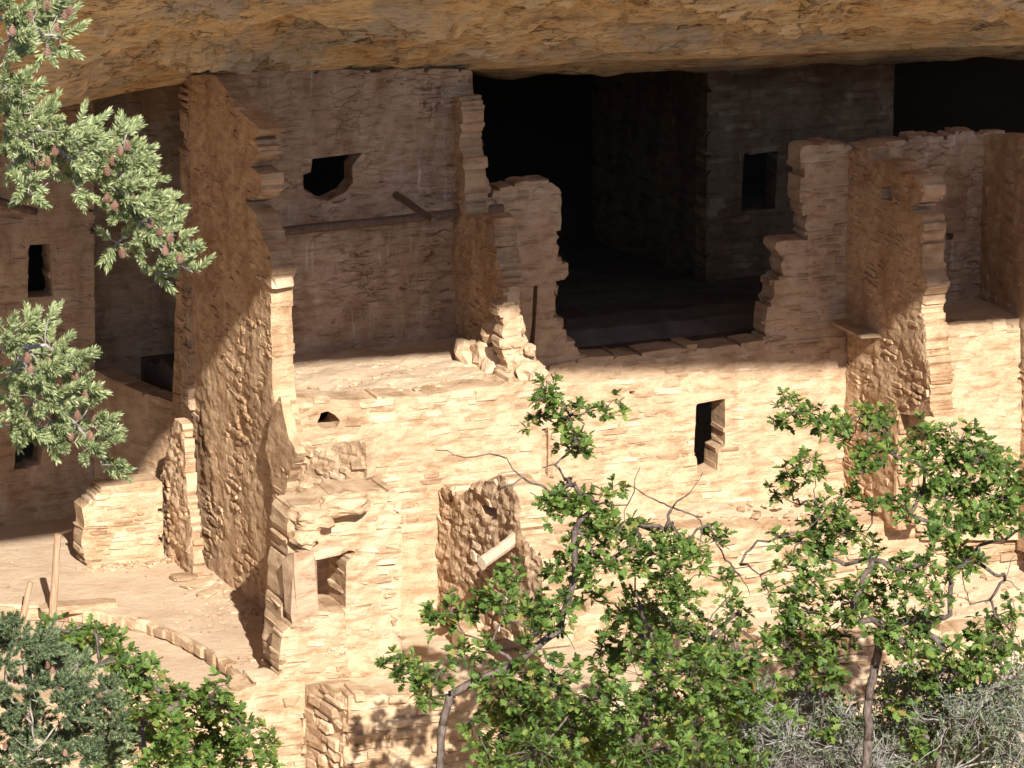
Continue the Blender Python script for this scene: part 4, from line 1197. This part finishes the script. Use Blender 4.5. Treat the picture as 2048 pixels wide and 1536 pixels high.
def conifer(name, label, limbs, blobs, y, rs, trunk=None, mat=M_NEEDLE, L=.13, rad=.04, dens=1.0, cones=(), lean=(.6, -.3, .45), depth=.35, tr0=.24, lr=.016):
    R = random.Random(rs)
    wood, crown = Geo(), Geo()
    pxm = FPX / (DIST + y / cos(TH) * 0.95)
    T0 = at_y(*trunk[0], y)
    tr = [at_y(*q, y + (0.7 if y > -20 else 0)) for q in trunk]
    wood.add(*tube(tr, [tr0 - tr0 * .85 * k / max(1, len(tr) - 1) for k in range(len(tr))], 10))
    nodes = []
    for li in limbs:
        pts = [at_y(*q, y + .15 * nz(i, rs, 2.2)) for i, q in enumerate(li)]
        dens_p = []
        for i in range(len(pts) - 1):
            for k in range(4): dens_p.append(pts[i] + (pts[i + 1] - pts[i]) * k / 4 + np.array([R.gauss(0, .008), R.gauss(0, .008), R.gauss(0, .008)]))
        dens_p.append(pts[-1])
        wood.add(*tube(dens_p, [lr * (1 - .8 * k / len(dens_p)) + .003 for k in range(len(dens_p))], 5))
        nodes += dens_p
    NP = np.array(nodes)
    lean = np.array(lean)
    for (px, py, r) in blobs:
        c = at_y(px, py, y + R.uniform(-depth, depth)); rm = r / pxm
        k = ((NP - c) ** 2).sum(1).argmin()
        a = NP[k]
        m = (a + c) / 2 + np.array([R.gauss(0, .02), R.gauss(0, .02), R.gauss(0, .02) - .01])
        wood.add(*tube([a, m, c], [.007, .005, .004], 4, False))
        out = (c - a); out /= np.linalg.norm(out) + 1e-6
        for q in range(max(3, int(260 * rm * rm * dens + 3))):
            dv = np.array([R.gauss(0, 1), R.gauss(0, 1), R.gauss(0, 1)]); dv /= np.linalg.norm(dv)
            p = c + dv * rm * R.uniform(.1, .8)
            ax = dv * .7 + lean * .8 + out * .5
            wood.add(*tube([c, p, p + ax / np.linalg.norm(ax) * L * .5], [.004, .003, .002], 3, False))
            sprig(crown, p, ax, L * R.uniform(.7, 1.15), rad * R.uniform(.85, 1.1), R)
    root = bpy.data.objects.new(name, None); COL.objects.link(root); root.location = T0.tolist()
    tag(root, label, 'tree')
    wood.build('trunk', M_FIRBARK, root, tuple(T0), True)
    crown.build('crown', mat, root, tuple(T0), False, 'stuff')
    for (px, py) in cones:
        c = at_y(px, py, y - R.uniform(.1, .35))
        G = Geo()
        for j in range(9):                              # scales in rings round a short axis
            for k in range(6):
                an = k * pi / 3 + j * .5
                rr_ = .021 * sin(pi * (j + 1) / 10.5) + .003
                o = c + np.array([0, 0, .035 - .0078 * j])
                dn = np.array([cos(an), sin(an), -.5])
                t = np.array([-sin(an), cos(an), 0])
                G.add([o, o + dn * rr_ * .7 + t * rr_ * .45, o + dn * rr_ * 1.25, o + dn * rr_ * .7 - t * rr_ * .45], [(0, 1, 2, 3)])
        G.build('cone', M_CONE, root, tuple(c))
E_BL = [(25, 25, 36), (75, 20, 34), (115, 30, 28), (120, 75, 26), (60, 75, 34), (20, 80, 34), (95, 100, 20), (25, 108, 14),
        (15, 175, 30), (45, 185, 30), (20, 230, 36), (65, 225, 30), (95, 240, 26), (40, 270, 38), (95, 285, 36), (130, 265, 26), (25, 320, 34), (70, 320, 36), (115, 320, 34), (55, 370, 26), (65, 392, 14), (150, 310, 30),
        (170, 265, 24), (195, 285, 28), (235, 275, 22), (255, 265, 10), (250, 315, 30), (285, 325, 14), (210, 320, 30), (165, 345, 30), (245, 350, 30), (205, 365, 30), (155, 375, 22), (285, 360, 14), (215, 405, 26), (255, 395, 30),
        (290, 400, 22), (245, 430, 24), (285, 440, 26), (325, 425, 16), (300, 470, 26), (345, 470, 16), (235, 485, 22), (285, 500, 22), (325, 505, 22), (360, 500, 14), (345, 535, 18), (385, 545, 14), (310, 545, 12), (275, 480, 16),
        (35, 655, 26), (70, 660, 26), (95, 645, 16), (15, 690, 34), (60, 700, 34), (100, 700, 28), (130, 715, 22), (155, 735, 16), (30, 740, 36), (80, 745, 36), (120, 750, 28), (20, 790, 34), (65, 790, 36), (110, 795, 34), (160, 775, 18), (150, 800, 24),
        (180, 810, 14), (50, 835, 34), (100, 840, 34), (145, 845, 30), (185, 850, 20), (200, 880, 18), (95, 880, 24), (140, 885, 22), (175, 895, 22), (205, 915, 16), (225, 930, 10), (50, 875, 20), (20, 850, 24)]
conifer('douglas_fir', 'tall fir reaching pale green coned boughs over the plaza house', [[(-150, 40), (-40, 20), (60, 55), (120, 75)], [(-150, 20), (-20, 150), (50, 240), (130, 310), (220, 375), (300, 470), (385, 545)], [(60, 250), (180, 300), (250, 300)],
        [(-150, 520), (-20, 660), (60, 740), (130, 820), (215, 925)], [(20, 700), (90, 690), (150, 735)]],
        E_BL, -26.0, 51, trunk=[(-170, 2600), (-165, 1800), (-158, 900), (-150, 100), (-140, -600)], L=.13, rad=.046, dens=2.3,
        cones=[(240, 300), (225, 320), (80, 318), (65, 325), (95, 322), (215, 340), (250, 370), (265, 375), (265, 395), (280, 430), (320, 460), (340, 475), (95, 10), (130, 30), (95, 100), (115, 55), (55, 715), (30, 700), (80, 735), (150, 750), (125, 780), (170, 790), (155, 830), (60, 735), (245, 505), (170, 345), (150, 330), (110, 300), (300, 445), (330, 500), (360, 515), (255, 290), (190, 300), (25, 60), (60, 30), (140, 20), (90, 760), (100, 720), (40, 780), (190, 840), (180, 870), (140, 870), (110, 830), (215, 395), (230, 410)])
D_BL = [(x + random.uniform(-12, 12), y_ + random.uniform(-10, 10), random.uniform(26, 38)) for x, y_ in [(15, 1285), (60, 1290), (20, 1330), (70, 1325), (120, 1330), (160, 1335), (15, 1380), (60, 1375), (110, 1375), (160, 1370), (200, 1375), (20, 1430), (70, 1425), (120, 1425), (170, 1415), (215, 1420),
        (20, 1475), (65, 1475), (115, 1470), (165, 1465), (215, 1470), (245, 1450), (20, 1520), (70, 1520), (120, 1520), (170, 1515), (220, 1515), (35, 1260), (100, 1300)]]
conifer('blue_fir', 'blue green young fir with brown cones at the foot of the plaza', [[(66, 1480), (60, 1400), (40, 1280)], [(68, 1500), (150, 1420), (200, 1375)], [(68, 1450), (20, 1400), (10, 1340)], [(70, 1520), (160, 1500), (240, 1460)]],
        D_BL, -14.0, 57, trunk=[(60, 2300), (66, 1700), (68, 1500), (60, 1330)], mat=M_NEEDLE2, L=.13, rad=.048, dens=3.0, depth=.6, lean=(.1, -.5, .5), tr0=.07, lr=.008,
        cones=[(20, 1300), (45, 1310), (105, 1340), (95, 1330), (30, 1360), (200, 1390), (135, 1520), (130, 1505), (10, 1490), (175, 1400)])
